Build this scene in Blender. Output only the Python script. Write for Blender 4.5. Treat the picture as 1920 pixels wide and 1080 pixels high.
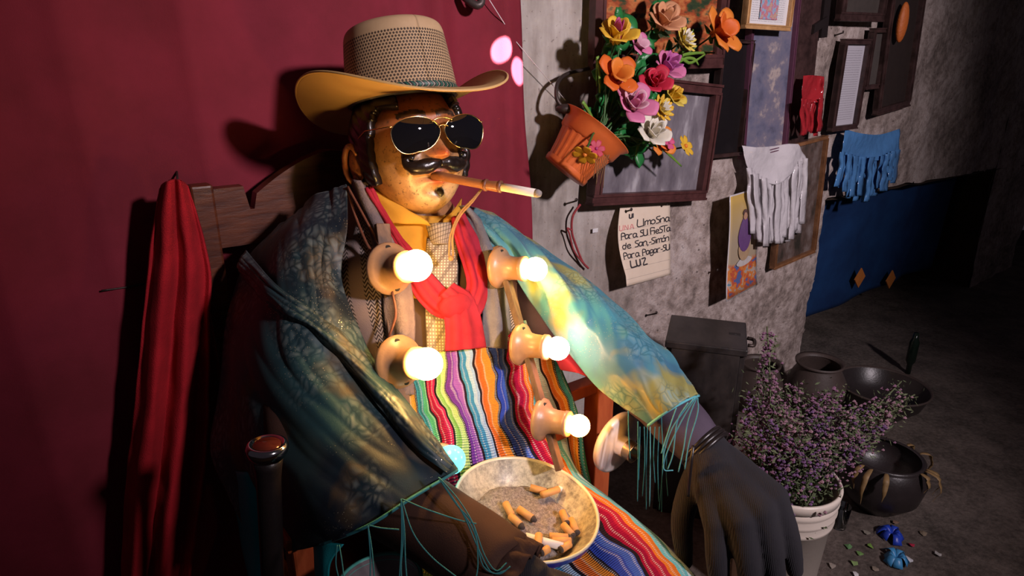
import bpy, bmesh, math, random
from mathutils import Vector as V, Matrix, noise
from mathutils.bvhtree import BVHTree
random.seed(7)
for o in list(bpy.data.objects): bpy.data.objects.remove(o)
scn = bpy.context.scene
COL = scn.collection
R = math.radians
# ------------------------------------------------------------------ camera, world, light
CAM = V((0, 0, 1.45)); PITCH = R(19); FPX = 1200.0
cd = bpy.data.cameras.new('camera'); cam = bpy.data.objects.new('camera', cd); COL.objects.link(cam)
cam.location = CAM; cam.rotation_euler = (R(90) - PITCH, 0, 0)
cd.sensor_width = 36; cd.lens = 36 * FPX / 1920; cd.clip_start = .02
scn.camera = cam
w = bpy.data.worlds.new('world'); scn.world = w; w.use_nodes = True
w.node_tree.nodes['Background'].inputs[0].default_value = (.62, .5, .62, 1)
w.node_tree.nodes['Background'].inputs[1].default_value = .030
def area(name, loc, target, size, power, color):
    l = bpy.data.lights.new(name, 'AREA'); l.shape = 'DISK'; l.size = size; l.energy = power; l.color = color
    o = bpy.data.objects.new(name, l); COL.objects.link(o); o.location = loc
    o.rotation_euler = (V(target) - V(loc)).to_track_quat('-Z', 'Y').to_euler(); return o

def shaft(name, loc, target, deg, power):
    l = bpy.data.lights.new(name, 'SPOT'); l.spot_size = R(deg); l.spot_blend = .25; l.energy = power
    l.shadow_soft_size = .004; l.color = (1, .93, .95)
    o = bpy.data.objects.new(name, l); COL.objects.link(o); o.location = loc
    o.rotation_euler = (V(target) - V(loc)).to_track_quat('-Z', 'Y').to_euler()
vs = scn.view_settings
vs.view_transform = 'Standard'; vs.look = 'None'; vs.gamma = 1; vs.exposure = 0; vs.use_curve_mapping = False
# ------------------------------------------------------------------ pixel helpers (1920x1080 frame)
_fw = V((0, math.cos(PITCH), -math.sin(PITCH))); _up = V((0, math.sin(PITCH), math.cos(PITCH)))
def ray(px, py): return _fw + V((1, 0, 0)) * ((px - 960) / FPX) + _up * ((540 - py) / FPX)
def P(px, py, Y): d = ray(px, py); return CAM + d * (Y / d.y)
def Pz(px, py, z): d = ray(px, py); return CAM + d * ((z - CAM.z) / d.z)
def RP(px, py, p, n): d = ray(px, py); return CAM + d * ((V(p) - CAM).dot(V(n)) / d.dot(V(n)))
AZ = R(36)
F = V((math.sin(AZ), -math.cos(AZ), 0)); S = V((math.cos(AZ), math.sin(AZ), 0)); Z = V((0, 0, 1))
W0 = V((.05, 1.95, 0))
def W(px, py, h=0): return RP(px, py, W0 + F * h, F)
def Wc(px, py):
    p = W(px, py); return (p - W0).dot(S), p.z
def wp(s, z, h=0): return W0 + S * s + Z * z + F * h
O0 = V((-.2, 1.32, 0))
def L(a, b, z): return O0 + S * a + F * b + Z * z
def daylight():
    l = bpy.data.lights.new('doorway_daylight', 'SPOT'); l.spot_size = R(70); l.spot_blend = .85; l.energy = 520; l.shadow_soft_size = .11; l.color = (1, .86, .92)
    o = bpy.data.objects.new('doorway_daylight', l); COL.objects.link(o); o.location = (2.05, -.75, 2.45)
    o.rotation_euler = (W(1235, 190) - o.location).to_track_quat('-Z', 'Y').to_euler()
daylight()
shaft('sun_shaft', (1.35, .1, 2.7), W(940, 95, .05), 1.35, 9000)
shaft('sun_shaft', (1.35, .1, 2.7), W(964, 141, .03), 1.5, 9000)
# ------------------------------------------------------------------ materials
class N:
    def __init__(s, name):
        s.m = bpy.data.materials.new(name); s.m.use_nodes = True; s.t = s.m.node_tree
        s.b = s.t.nodes['Principled BSDF']; s.out = s.t.nodes['Material Output']
    def new(s, typ, **kw):
        n = s.t.nodes.new(typ)
        for k, v in kw.items(): setattr(n, k, v)
        return n
    def put(s, sock, v):
        if isinstance(v, bpy.types.NodeSocket): s.t.links.new(v, sock)
        elif v is not None:
            if sock.type == 'RGBA' and len(v) == 3: v = (*v, 1)
            sock.default_value = v
    def math(s, op, a, b=None, c=None, clamp=False):
        n = s.new('ShaderNodeMath', operation=op, use_clamp=clamp)
        for i, v in enumerate((a, b, c)):
            if v is not None: s.put(n.inputs[i], v)
        return n.outputs[0]
    def mix(s, f, a, b, blend='MIX'):
        n = s.new('ShaderNodeMix', data_type='RGBA', blend_type=blend)
        s.put(n.inputs[0], f); s.put(n.inputs[6], a); s.put(n.inputs[7], b); return n.outputs[2]
    def coord(s, k='Object'): return s.new('ShaderNodeTexCoord').outputs[k]
    def mapping(s, vec, scale=(1, 1, 1)):
        n = s.new('ShaderNodeMapping'); s.put(n.inputs[0], vec); n.inputs['Scale'].default_value = scale; return n.outputs[0]
    def noise(s, vec, scale, detail=4, rough=.6):
        n = s.new('ShaderNodeTexNoise'); s.put(n.inputs['Vector'], vec)
        n.inputs['Scale'].default_value = scale; n.inputs['Detail'].default_value = detail; n.inputs['Roughness'].default_value = rough
        return n.outputs[0]
    def vor(s, vec, scale, feature='F1', out='Distance'):
        n = s.new('ShaderNodeTexVoronoi', feature=feature); s.put(n.inputs['Vector'], vec); n.inputs['Scale'].default_value = scale
        return n.outputs[out]
    def ramp(s, f, stops, const=False):
        n = s.new('ShaderNodeValToRGB'); r = n.color_ramp
        if const: r.interpolation = 'CONSTANT'
        while len(r.elements) < len(stops): r.elements.new(1)
        for e, (p, c) in zip(r.elements, stops): e.position = p; e.color = (*c, 1)
        s.put(n.inputs[0], f); return n.outputs[0]
    def step(s, v, lo, hi):
        n = s.new('ShaderNodeMapRange', clamp=True); s.put(n.inputs[0], v); n.inputs[1].default_value = lo; n.inputs[2].default_value = hi
        return n.outputs[0]
    def uv(s):
        n = s.new('ShaderNodeSeparateXYZ'); s.put(n.inputs[0], s.coord('UV')); return n.outputs[0], n.outputs[1]
    def bump(s, h, strength=.4, dist=.004):
        n = s.new('ShaderNodeBump'); n.inputs['Strength'].default_value = strength; n.inputs['Distance'].default_value = dist
        s.put(n.inputs['Height'], h); s.put(s.b.inputs['Normal'], n.outputs[0])
    def set(s, **kw):
        for k, v in kw.items(): s.put(s.b.inputs[k.replace('_', ' ')], v)
        return s.m
MATS = {}
def plain(name, c, rough=.6, metal=0, var=.25, scale=30, bump=.3, bs=120, bd=.002, **kw):
    if name in MATS: return MATS[name]
    n = N(name); co = n.coord()
    f = n.noise(co, scale)
    c = V(c)
    col = n.mix(f, tuple(c * (1 - var)), tuple(min(1, x) for x in c * (1 + var)))
    if bump: n.bump(n.noise(co, bs, 3), bump, bd)
    MATS[name] = n.set(Base_Color=col, Roughness=rough, Metallic=metal, **kw); return MATS[name]
def glow(name, c, strength):
    n = N(name); n.b.inputs['Base Color'].default_value = (*c, 1)
    n.set(Emission_Color=c, Emission_Strength=strength, Roughness=.2); return n.m
# ------------------------------------------------------------------ mesh builders
class MB:
    def __init__(s): s.v = []; s.f = []; s.uv = None
    def add(s, vs, fs):
        k = len(s.v); s.v += [V(p) for p in vs]; s.f += [tuple(i + k for i in f) for f in fs]; return s
    def box(s, c, x, y, z):      # c centre, half vectors x,y,z
        c, x, y, z = V(c), V(x), V(y), V(z)
        vs = [c + x * i + y * j + z * k for k in (-1, 1) for j in (-1, 1) for i in (-1, 1)]
        return s.add(vs, [(0, 2, 3, 1), (4, 5, 7, 6), (0, 1, 5, 4), (2, 6, 7, 3), (0, 4, 6, 2), (1, 3, 7, 5)])
    def tube(s, path, rad, seg=8, cap=True, flat=None):
        path = [V(p) for p in path]; n = len(path)
        if not isinstance(rad, (list, tuple)): rad = [rad] * n
        vs = []; prev = None
        for i, p in enumerate(path):
            t = (path[min(i + 1, n - 1)] - path[max(i - 1, 0)]).normalized()
            if prev is None:
                u = t.orthogonal().normalized() if flat is None else (V(flat) - t * V(flat).dot(t)).normalized()
            else: u = (prev - t * prev.dot(t)).normalized()
            prev = u; w_ = t.cross(u)
            for k in range(seg):
                a = 2 * math.pi * k / seg
                fl = 1 if flat is None else .25
                vs.append(p + (u * math.cos(a) * fl + w_ * math.sin(a)) * rad[i])
        fs = [(i * seg + k, i * seg + (k + 1) % seg, (i + 1) * seg + (k + 1) % seg, (i + 1) * seg + k) for i in range(n - 1) for k in range(seg)]
        if cap: fs += [tuple(range(seg))[::-1], tuple((n - 1) * seg + k for k in range(seg))]
        return s.add(vs, fs)
    def lathe(s, prof, c=(0, 0, 0), axis=Z, seg=24, cap=False, squash=1, wav=None):
        axis = V(axis).normalized(); u = axis.orthogonal().normalized(); w_ = axis.cross(u); c = V(c); n = len(prof)
        vs = [c + axis * h + (u * math.cos(2 * math.pi * k / seg) + w_ * math.sin(2 * math.pi * k / seg) * squash) * r * (1 + (wav(k, seg, h) if wav else 0))
              for r, h in prof for k in range(seg)]
        fs = [(i * seg + k, i * seg + (k + 1) % seg, (i + 1) * seg + (k + 1) % seg, (i + 1) * seg + k) for i in range(n - 1) for k in range(seg)]
        if cap: fs += [tuple(range(seg))[::-1], tuple((n - 1) * seg + k for k in range(seg))]
        return s.add(vs, fs)
    def ball(s, c, r, seg=14, axes=None):
        c = V(c); rx, ry, rz = (r, r, r) if not isinstance(r, (list, tuple)) else r
        X, Y_, Z_ = axes or (V((1, 0, 0)), V((0, 1, 0)), V((0, 0, 1)))
        m = max(4, seg // 2); vs = [c - Z_ * rz]
        for i in range(1, m):
            t = math.pi * i / m
            for k in range(seg):
                a = 2 * math.pi * k / seg
                vs.append(c + X * (rx * math.sin(t) * math.cos(a)) + Y_ * (ry * math.sin(t) * math.sin(a)) - Z_ * (rz * math.cos(t)))
        vs.append(c + Z_ * rz); e = len(vs) - 1
        fs = [(0, 1 + (k + 1) % seg, 1 + k) for k in range(seg)]
        for i in range(m - 2):
            for k in range(seg):
                a = 1 + i * seg + k; b = 1 + i * seg + (k + 1) % seg
                fs.append((a, b, b + seg, a + seg))
        o_ = 1 + (m - 2) * seg
        fs += [(o_ + k, o_ + (k + 1) % seg, e) for k in range(seg)]
        return s.add(vs, fs)
    def grid(s, g):
        k = len(s.v); nv = len(g); nu = len(g[0])
        s.v += [V(p) for r in g for p in r]
        s.f += [(k + i * nu + j, k + i * nu + j + 1, k + (i + 1) * nu + j + 1, k + (i + 1) * nu + j) for i in range(nv - 1) for j in range(nu - 1)]
        if k == 0: s.uv = [(j / (nu - 1), i / (nv - 1)) for i in range(nv) for j in range(nu)]
        return s
    def mesh(s, name):
        me = bpy.data.meshes.new(name); me.from_pydata([tuple(p) for p in s.v], [], s.f); 
        if s.uv and len(s.uv) == len(s.v):
            l = me.uv_layers.new(name='UVMap')
            for lp in me.loops: l.data[lp.index].uv = s.uv[lp.vertex_index]
        return me
    def build(s, name, mat, parent=None, smooth=True, thick=0, bevel=0, recenter=True, sub=0):
        me = s.mesh(name); return link(name, me, mat, parent, smooth, thick, bevel, sub)
def link(name, me, mat, parent=None, smooth=True, thick=0, bevel=0, sub=0):
    o = bpy.data.objects.new(name, me); COL.objects.link(o)
    if mat: me.materials.append(mat)
    if smooth:
        me.polygons.foreach_set('use_smooth', [True] * len(me.polygons))
    bm = bmesh.new(); bm.from_mesh(me)
    if thick == 0: bmesh.ops.recalc_face_normals(bm, faces=bm.faces)
    bm.to_mesh(me); bm.free()
    if parent is None:     # origin at the thing's base
        vs = [v.co for v in me.vertices]
        c = V(((min(v.x for v in vs) + max(v.x for v in vs)) / 2, (min(v.y for v in vs) + max(v.y for v in vs)) / 2, min(v.z for v in vs)))
        me.transform(Matrix.Translation(-c)); o.location = c
    else:
        o.parent = parent
        M_ = Matrix.Identity(4); q = parent
        while q: M_ = q.matrix_basis @ M_; q = q.parent
        me.transform(M_.inverted())
    if thick:
        m = o.modifiers.new('s', 'SOLIDIFY'); m.thickness = thick; m.offset = 0
    if bevel:
        m = o.modifiers.new('b', 'BEVEL'); m.width = bevel; m.segments = 2; m.limit_method = 'ANGLE'
    if sub:
        m = o.modifiers.new('d', 'SUBSURF'); m.levels = m.render_levels = sub
    return o
def tag(o, label, cat=None, group=None, kind=None):
    if label: o['label'] = label
    if cat: o['category'] = cat
    if group: o['group'] = group
    if kind: o['kind'] = kind
    return o
def thing(name, loc, label, cat, group=None):
    o = bpy.data.objects.new(name, None); COL.objects.link(o); o.location = loc; o.empty_display_size = .05
    return tag(o, label, cat, group)
def copy_tree(o, parent=None):
    c = o.copy(); COL.objects.link(c); c.parent = parent
    for ch in o.children: copy_tree(ch, c)
    return c
def cr(p0, p1, p2, p3, t):
    return p1 + ((p2 - p0) * t + (p0 * 2 - p1 * 5 + p2 * 4 - p3) * t * t + (p1 * 3 - p0 - p2 * 3 + p3) * t ** 3) * .5
def spline(pts, n):
    pts = [V(p) for p in pts]; k = len(pts) - 1; out = []
    for i in range(n):
        x = k * i / (n - 1); j = min(int(x), k - 1); t = x - j
        a = pts[j - 1] if j > 0 else pts[0] * 2 - pts[1]
        d = pts[j + 2] if j + 2 <= k else pts[k] * 2 - pts[k - 1]
        out.append(cr(a, pts[j], pts[j + 1], d, t))
    return out
def loft(rows, nu, nv):
    a = [spline(r, nu) for r in rows]
    cols = [spline([a[i][j] for i in range(len(a))], nv) for j in range(nu)]
    return [[cols[j][i] for j in range(nu)] for i in range(nv)]
def ripple(g, amp, scale, folds=0, fold_amp=0, along=False):
    nv, nu = len(g), len(g[0]); out = []
    for i in range(nv):
        r = []
        for j in range(nu):
            p = g[i][j]
            a = g[i][min(j + 1, nu - 1)] - g[i][max(j - 1, 0)]; b = g[min(i + 1, nv - 1)][j] - g[max(i - 1, 0)][j]
            n = a.cross(b)
            n = n.normalized() if n.length > 1e-9 else Z
            d = amp * noise.noise(p * scale)
            if folds:
                x = (i / (nv - 1)) if along else (j / (nu - 1))
                d += fold_amp * math.sin(2 * math.pi * folds * x + 2.5 * noise.noise(p * 3))
            r.append(p + n * d)
        out.append(r)
    return out
def wrinkle(g, amp, ku, kv, skew=0, seed=0):
    nv, nu = len(g), len(g[0]); out = []
    for i in range(nv):
        r = []
        for j in range(nu):
            a = g[i][min(j + 1, nu - 1)] - g[i][max(j - 1, 0)]; b = g[min(i + 1, nv - 1)][j] - g[max(i - 1, 0)][j]
            n = a.cross(b); n = n.normalized() if n.length > 1e-9 else Z
            u, v = j / (nu - 1), i / (nv - 1)
            q = V((u * ku + v * skew, v * kv + .4 * noise.noise(V((u * 3, v * 3, seed))), seed))
            d = (1 - abs(noise.noise(q)) * 3) + .5 * (1 - abs(noise.noise(q * 2.3)) * 3)
            r.append(g[i][j] + n * (amp * d * min(1, 6 * u, 6 * (1 - u)) if nu > 2 else 0))
        out.append(r)
    return out
def sheet(name, rows, mat, parent=None, nu=40, nv=40, amp=0, scale=8, thick=.003, folds=0, fa=0, along=False, wr=None):
    g = loft(rows, nu, nv)
    if wr: g = wrinkle(g, *wr)
    if amp or folds: g = ripple(g, amp, scale, folds, fa, along)
    return MB().grid(g).build(name, mat, parent, thick=thick)
def fuse(mb, voxel, smooth=6, fac=.5):
    me = mb.mesh('tmp'); o = bpy.data.objects.new('tmp', me); COL.objects.link(o)
    m = o.modifiers.new('r', 'REMESH'); m.mode = 'VOXEL'; m.voxel_size = voxel
    if smooth: m = o.modifiers.new('s', 'SMOOTH'); m.iterations = smooth; m.factor = fac
    dg = bpy.context.evaluated_depsgraph_get(); dg.update()
    out = bpy.data.meshes.new_from_object(o.evaluated_get(dg))
    bpy.data.objects.remove(o); return out
# ------------------------------------------------------------------ named materials
def m_plaster():
    n = N('plaster'); co = n.coord()
    sx = n.new('ShaderNodeSeparateXYZ'); n.put(sx.inputs[0], co)
    a = n.noise(co, 3.2, 6, .65); b = n.noise(co, 26, 5, .7); c = n.noise(n.mapping(co, (8, 8, 1.5)), 3, 4)
    rough_zone = n.step(n.math('ADD', sx.outputs[0], n.math('MULTIPLY', a, .5)), -.72, -.4)
    smooth = n.ramp(n.math('ADD', n.math('MULTIPLY', a, .6), n.math('MULTIPLY', c, .4)), [(.32, (.13, .10, .085)), (.5, (.31, .27, .24)), (.66, (.46, .42, .39))])
    adobe = n.ramp(n.math('ADD', n.math('MULTIPLY', a, .5), n.math('MULTIPLY', b, .5)), [(.34, (.08, .058, .05)), (.46, (.25, .195, .17)), (.56, (.41, .335, .305)), (.7, (.52, .46, .43))])
    col = n.mix(rough_zone, smooth, adobe)
    pits = n.step(n.vor(n.mapping(co, (1, 1, 1.4)), 16), .06, .12)
    col = n.mix(n.math('MULTIPLY', n.math('SUBTRACT', 1, pits), rough_zone), col, (.10, .075, .065))
    spots = n.step(n.noise(co, 70, 2), .66, .72)
    col = n.mix(n.math('MULTIPLY', spots, .6), col, (.12, .09, .08))
    h = n.math('ADD', n.math('MULTIPLY', b, n.math('ADD', .25, rough_zone)), n.math('MULTIPLY', n.noise(co, 110, 4, .7), n.math('ADD', .15, n.math('MULTIPLY', rough_zone, .4))))
    n.bump(h, .6, .014)
    return n.set(Base_Color=col, Roughness=.9)
def m_cloth(name, c1, c2, weave=600, rough=.85, trans=0, nscale=4, bumpd=.001):
    n = N(name); co = n.coord()
    col = n.mix(n.step(n.noise(co, nscale, 5), .35, .65), c1, c2)
    n.bump(n.noise(co, weave, 2, .8), .5, bumpd)
    n.set(Base_Color=col, Roughness=rough, Specular_IOR_Level=.25)
    if trans:
        t = n.new('ShaderNodeBsdfTranslucent'); n.put(t.inputs[0], col)
        mx = n.new('ShaderNodeMixShader'); mx.inputs[0].default_value = trans
        n.t.links.new(n.b.outputs[0], mx.inputs[1]); n.t.links.new(t.outputs[0], mx.inputs[2]); n.t.links.new(mx.outputs[0], n.out.inputs[0])
    return n.m
def m_organza(name, c_teal, c_dark, c_gold, gold_at):
    n = N(name); co = n.coord('Object')
    a = n.noise(co, 5.0, 3, .5); b = n.noise(n.mapping(co, (1, 1.4, .8)), 8, 3, .5)
    col = n.mix(n.step(a, .42, .6), c_teal, c_dark)
    col = n.mix(n.math('MULTIPLY', n.step(b, gold_at, gold_at + .12), .8), col, c_gold)
    # woven blossoms: petal outlines
    wob = n.new('ShaderNodeVectorMath', operation='ADD'); n.put(wob.inputs[0], co)
    nz = n.new('ShaderNodeTexNoise'); n.put(nz.inputs['Vector'], co); nz.inputs['Scale'].default_value = 14
    sc = n.new('ShaderNodeVectorMath', operation='SCALE'); n.put(sc.inputs[0], nz.outputs['Color']); sc.inputs['Scale'].default_value = .06
    n.put(wob.inputs[1], sc.outputs[0])
    clus = n.step(n.vor(wob.outputs[0], 8), .58, .40)
    edge = n.vor(n.mapping(wob.outputs[0], (1, 1, .62)), 70, 'DISTANCE_TO_EDGE')
    line = n.step(edge, .09, .03); fill = n.step(edge, .05, .35)
    col = n.mix(n.math('MULTIPLY', n.math('MULTIPLY', clus, fill), .62), col, n.mix(.45, c_teal, (.42, .46, .42)))
    col = n.mix(n.math('MULTIPLY', n.math('MULTIPLY', clus, line), .6), col, n.mix(.6, c_teal, (.01, .02, .03)))
    gl = n.math('MULTIPLY', n.step(n.vor(co, 210), .17, .11), n.step(n.noise(co, 7, 2), .50, .58))
    col = n.mix(gl, col, (1, .88, .6))
    n.bump(n.noise(co, 500, 2), .3, .0008)
    n.set(Base_Color=col, Roughness=n.math('SUBTRACT', .5, n.math('MULTIPLY', gl, .35)), Metallic=n.math('MULTIPLY', gl, .8), Sheen_Weight=.06)
    t = n.new('ShaderNodeBsdfTranslucent'); n.put(t.inputs[0], col)
    mx = n.new('ShaderNodeMixShader'); mx.inputs[0].default_value = .3
    n.t.links.new(n.b.outputs[0], mx.inputs[1]); n.t.links.new(t.outputs[0], mx.inputs[2])
    n.t.links.new(mx.outputs[0], n.out.inputs[0])
    return n.m
def m_wood(name, dark, light, scale=(3, 3, .4), rough=.45, k=9):
    n = N(name); co = n.coord()
    v = n.noise(n.mapping(co, scale), k, 6, .65)
    col = n.mix(n.step(v, .35, .68), dark, light)
    n.bump(v, .25, .004)
    return n.set(Base_Color=col, Roughness=rough)
def m_herring(name, c1, c2, nu, nv, zig):
    n = N(name); u, v = n.uv()
    tri = n.math('ABSOLUTE', n.math('SUBTRACT', n.math('FRACT', n.math('MULTIPLY', u, nu)), .5))
    f = n.math('FRACT', n.math('ADD', n.math('MULTIPLY', v, nv), n.math('MULTIPLY', tri, zig)))
    st = n.step(n.math('ABSOLUTE', n.math('SUBTRACT', f, .5)), .2, .28)
    band = n.step(n.math('SINE', n.math('MULTIPLY', u, 13)), -.2, .0)
    f2 = n.mix(band, (.30, .22, .20), n.mix(st, c1, c2))
    n.bump(n.noise(n.coord(), 500, 2), .5, .002)
    return n.set(Base_Color=f2, Roughness=.9)
BLK, WHT = (.012, .01, .014), (.75, .72, .68)
def m_blanket():
    n = N('striped_weave'); u, v = n.uv()
    co = n.coord('UV')
    wob = n.math('MULTIPLY', n.math('SUBTRACT', n.noise(n.mapping(co, (2.0, 4.5, 1)), 1.5, 2), .5), .14)
    x = n.math('MULTIPLY', n.math('ADD', u, wob), 1.25)
    x = n.math('FRACT', x)
    seq = [(.16, .55, .62), (.5, .75, .85), BLK, (.85, .25, .03), (.9, .42, .05), BLK, (.05, .38, .50), (.08, .45, .2), BLK, (.42, .01, .05), (.62, .02, .1),
           BLK, (.25, .52, .12), (.5, .68, .25), BLK, (.16, .04, .35), (.33, .12, .5), BLK, (.05, .3, .55), (.4, .6, .8), BLK, (.85, .17, .02), (.9, .3, .03), BLK,
           (.03, .08, .5), (.06, .15, .6), BLK, (.35, .0, .04), (.5, .02, .05), (.8, .22, .02)]
    ln = {0: .04, BLK: .018}
    pos = []; p = 0
    for c in seq: pos.append(p); p += .017 if c == BLK else .042
    stops = [(a / p, c) for a, c in zip(pos, seq)]
    col = n.ramp(x, stops, True)
    saw = n.math('FRACT', n.math('MULTIPLY', x, 24))
    thread = n.math('MULTIPLY', n.step(n.math('ABSOLUTE', n.math('SUBTRACT', saw, .5)), .13, .09),
                    n.step(n.math('SINE', n.math('MULTIPLY', v, 1500)), -.2, .2))
    col = n.mix(n.math('MULTIPLY', thread, .6), col, WHT)
    fine = n.noise(n.mapping(co, (30, 400, 1)), 3, 2)
    col = n.mix(n.math('MULTIPLY', fine, .35), col, (.05, .02, .03))
    hgt = n.math('ADD', n.math('ABSOLUTE', n.math('SINE', n.math('MULTIPLY', x, 3.14159 * 24))), n.math('MULTIPLY', n.math('SINE', n.math('MULTIPLY', v, 1500)), .3))
    n.bump(hgt, .6, .003)
    return n.set(Base_Color=col, Roughness=.9, Specular_IOR_Level=.15)
def m_mesh():
    n = N('woven_straw'); u, v = n.uv()
    row = n.math('MULTIPLY', v, 25); rf = n.math('FLOOR', row)
    cx = n.math('ADD', n.math('MULTIPLY', u, 104), n.math('MULTIPLY', rf, .5))
    fx = n.math('ABSOLUTE', n.math('SUBTRACT', n.math('FRACT', cx), .5)); fy = n.math('ABSOLUTE', n.math('SUBTRACT', n.math('FRACT', row), .5))
    d = n.math('ADD', n.math('MULTIPLY', fx, 1.15), n.math('MULTIPLY', fy, .95))
    hole_shade = n.step(d, .50, .40)  # weave openings painted dark for the shaded crown inside, no real gaps
    hole_shade = n.math('MULTIPLY', hole_shade, n.step(v, .76, .75))
    col = n.mix(hole_shade, n.mix(n.noise(n.coord(), 40), (.40, .25, .13), (.52, .35, .19)), (.05, .03, .018))
    n.bump(n.math('SUBTRACT', 1, hole_shade), 1, .003)
    return n.set(Base_Color=col, Roughness=.7)
def m_face():
    n = N('painted_face'); at = n.new('ShaderNodeVertexColor', layer_name='paint'); co = n.coord()
    a = n.noise(co, 30, 6, .7); b = n.step(n.noise(co, 110, 4, .75), .56, .64)
    col = n.mix(n.math('MULTIPLY', n.step(a, .46, .70), .75), at.outputs[0], (.16, .07, .03))
    col = n.mix(n.math('MULTIPLY', b, .7), col, (.05, .022, .012))
    n.bump(n.math('ADD', a, n.math('MULTIPLY', b, -.4)), .22, .004)
    return n.set(Base_Color=col, Roughness=.36)
MT = dict(
    plaster=m_plaster(), face=m_face(), blanket=m_blanket(), straw=m_mesh(),
    brim=plain('brim_straw', (.60, .37, .14), .6, var=.12, scale=20, bs=300, bd=.0008),
    curtain=m_cloth('curtain_red', (.30, .028, .05), (.22, .022, .035), 500, .8, .3, 5),
    towel=m_cloth('towel_red', (.42, .012, .02), (.30, .008, .014), 350, .95, 0, 12, .004),
    organza_a=m_organza('organza_shaded', (.028, .085, .095), (.010, .020, .034), (.15, .09, .03), .56),  # same organza, colour darkened for the jacket beneath and the shade on this arm
    organza_b=m_organza('organza_bright', (.10, .38, .46), (.07, .22, .34), (.46, .38, .05), .52),
    teal=m_cloth('teal_satin', (.015, .30, .33), (.01, .22, .26), 400, .45, .1),
    herring=m_herring('herringbone', (.04, .025, .02), (.34, .27, .24), 9, 60, 2.2),
    fuzzy=m_cloth('fuzzy_grey_wool', (.25, .19, .175), (.17, .125, .12), 260, .95, 0, 14, .004),
    greyfl=m_cloth('grey_fleece', (.19, .175, .19), (.12, .11, .125), 260, .95, 0, 14, .004),
    scarf=m_cloth('scarf_red', (.42, .022, .045), (.30, .012, .026), 500, .85, .1, 20),
    shirt=m_cloth('shirt_yellow', (.62, .32, .035), (.5, .23, .02), 600, .75, 0, 8),
    jacket=m_cloth('jacket_brown', (.10, .062, .045), (.07, .042, .032), 500, .9),
    sleeve_brown=m_cloth('sleeve_brown', (.055, .024, .016), (.04, .017, .012), 400, .85, 0, 9),
    sleeve_dark=m_cloth('sleeve_mauve', (.075, .055, .08), (.05, .035, .055), 400, .85, 0, 9),
    maroon=m_cloth('maroon_cloth', (.32, .03, .06), (.2, .015, .03), 500, .85),
    hair=plain('black_paint', (.010, .006, .005), .28, var=.4, scale=20, bump=.3, bs=60, bd=.004),
    chairwood=m_wood('chair_wood', (.05, .010, .004), (.13, .032, .010), (1, 1, 6), .4),
    orangewood=m_wood('chair_post_wood', (.28, .05, .015), (.42, .10, .03), (3, 3, .6), .45),
    slat=m_wood('slat_wood', (.07, .035, .02), (.20, .11, .06), (4, 4, .5), .6),
    darkframe=m_wood('dark_frame', (.02, .010, .009), (.06, .03, .028), (2, 2, 2), .35),
    maroonframe=m_wood('maroon_frame', (.045, .015, .014), (.09, .032, .03), (2, 2, 2), .4),
    goldframe=m_wood('gold_frame', (.32, .16, .06), (.52, .30, .13), (2, 2, 2), .4),
    brownframe=m_wood('brown_frame', (.12, .05, .02), (.24, .11, .05), (2, 2, 2), .4),
    blackbox=m_wood('blackened_box', (.012, .010, .010), (.035, .028, .026), (2, 1, 1), .42),
    gold=plain('gold_wire', (.75, .5, .22), .2, 1, var=.05, bump=0),
    lens=plain('dark_lens', (.004, .004, .006), .03, 0, var=0, bump=0, Coat_Weight=.6),
    chrome=plain('chrome', (.62, .58, .6), .12, 1, var=.1, bump=0),
    cane=plain('black_cane', (.014, .010, .010), .35, var=.3),
    porcelain=plain('dirty_porcelain', (.36, .21, .12), .35, var=.4, scale=25, bump=.15),
    porcelain_w=plain('white_porcelain', (.62, .57, .54), .25, var=.1, scale=20, bump=.1),
    brass=plain('brass', (.55, .42, .25), .25, 1, var=.15, bump=0),
    dark=plain('dark_hole', (.012, .009, .008), .7, bump=0),
    wire=plain('brown_wire', (.16, .055, .03), .5, bump=0),
    twine=plain('twine', (.20, .11, .05), .9, bs=300),
    teal_thread=plain('teal_thread', (.02, .17, .19), .8, bump=0),
    blue_thread=plain('light_thread', (.09, .36, .42), .8, bump=0),
    paper=plain('note_paper', (.66, .54, .42), .8, var=.12, scale=14, bs=60, bd=.001),
    ink=plain('black_ink', (.03, .025, .03), .7, bump=0), pinkink=plain('pink_ink', (.75, .32, .30), .7, bump=0),
    nail=plain('rusty_nail', (.05, .035, .03), .5, .6),
    thread_white=plain('white_thread', (.7, .6, .6), .7, bump=0), yarn_red=plain('red_yarn', (.26, .03, .035), .9, bs=300),
    pot=plain('orange_plastic', (.62, .13, .03), .42, var=.1, scale=8, bump=.05),
    stem=plain('stem_green', (.03, .10, .02), .5, bump=0), leaf=plain('leaf_green', (.015, .15, .035), .4, var=.35, scale=25, bump=.1),
    grass=plain('grass_green', (.12, .24, .03), .5, bump=0),
    bucket=plain('white_bucket', (.55, .48, .41), .4, var=.12, scale=8, bump=.1),
    glove=None, enamel=None)
n = N('black_knit'); co = n.coord('Object'); wv = n.new('ShaderNodeTexWave', wave_type='BANDS', bands_direction='X'); wv.inputs['Scale'].default_value = 110; wv.inputs['Distortion'].default_value = 2
n.put(wv.inputs['Vector'], co); n.bump(n.math('ADD', wv.outputs[1], n.noise(co, 300, 2)), .35, .002)
MT['glove'] = n.set(Base_Color=n.mix(n.noise(co, 12), (.007, .0055, .0085), (.012, .010, .015)), Roughness=.9, Sheen_Weight=.04)
n = N('ashy_enamel'); co = n.coord(); a = n.noise(n.mapping(co, (1, 1, .5)), 22, 6, .7); b = n.noise(co, 90, 5, .8)
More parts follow.
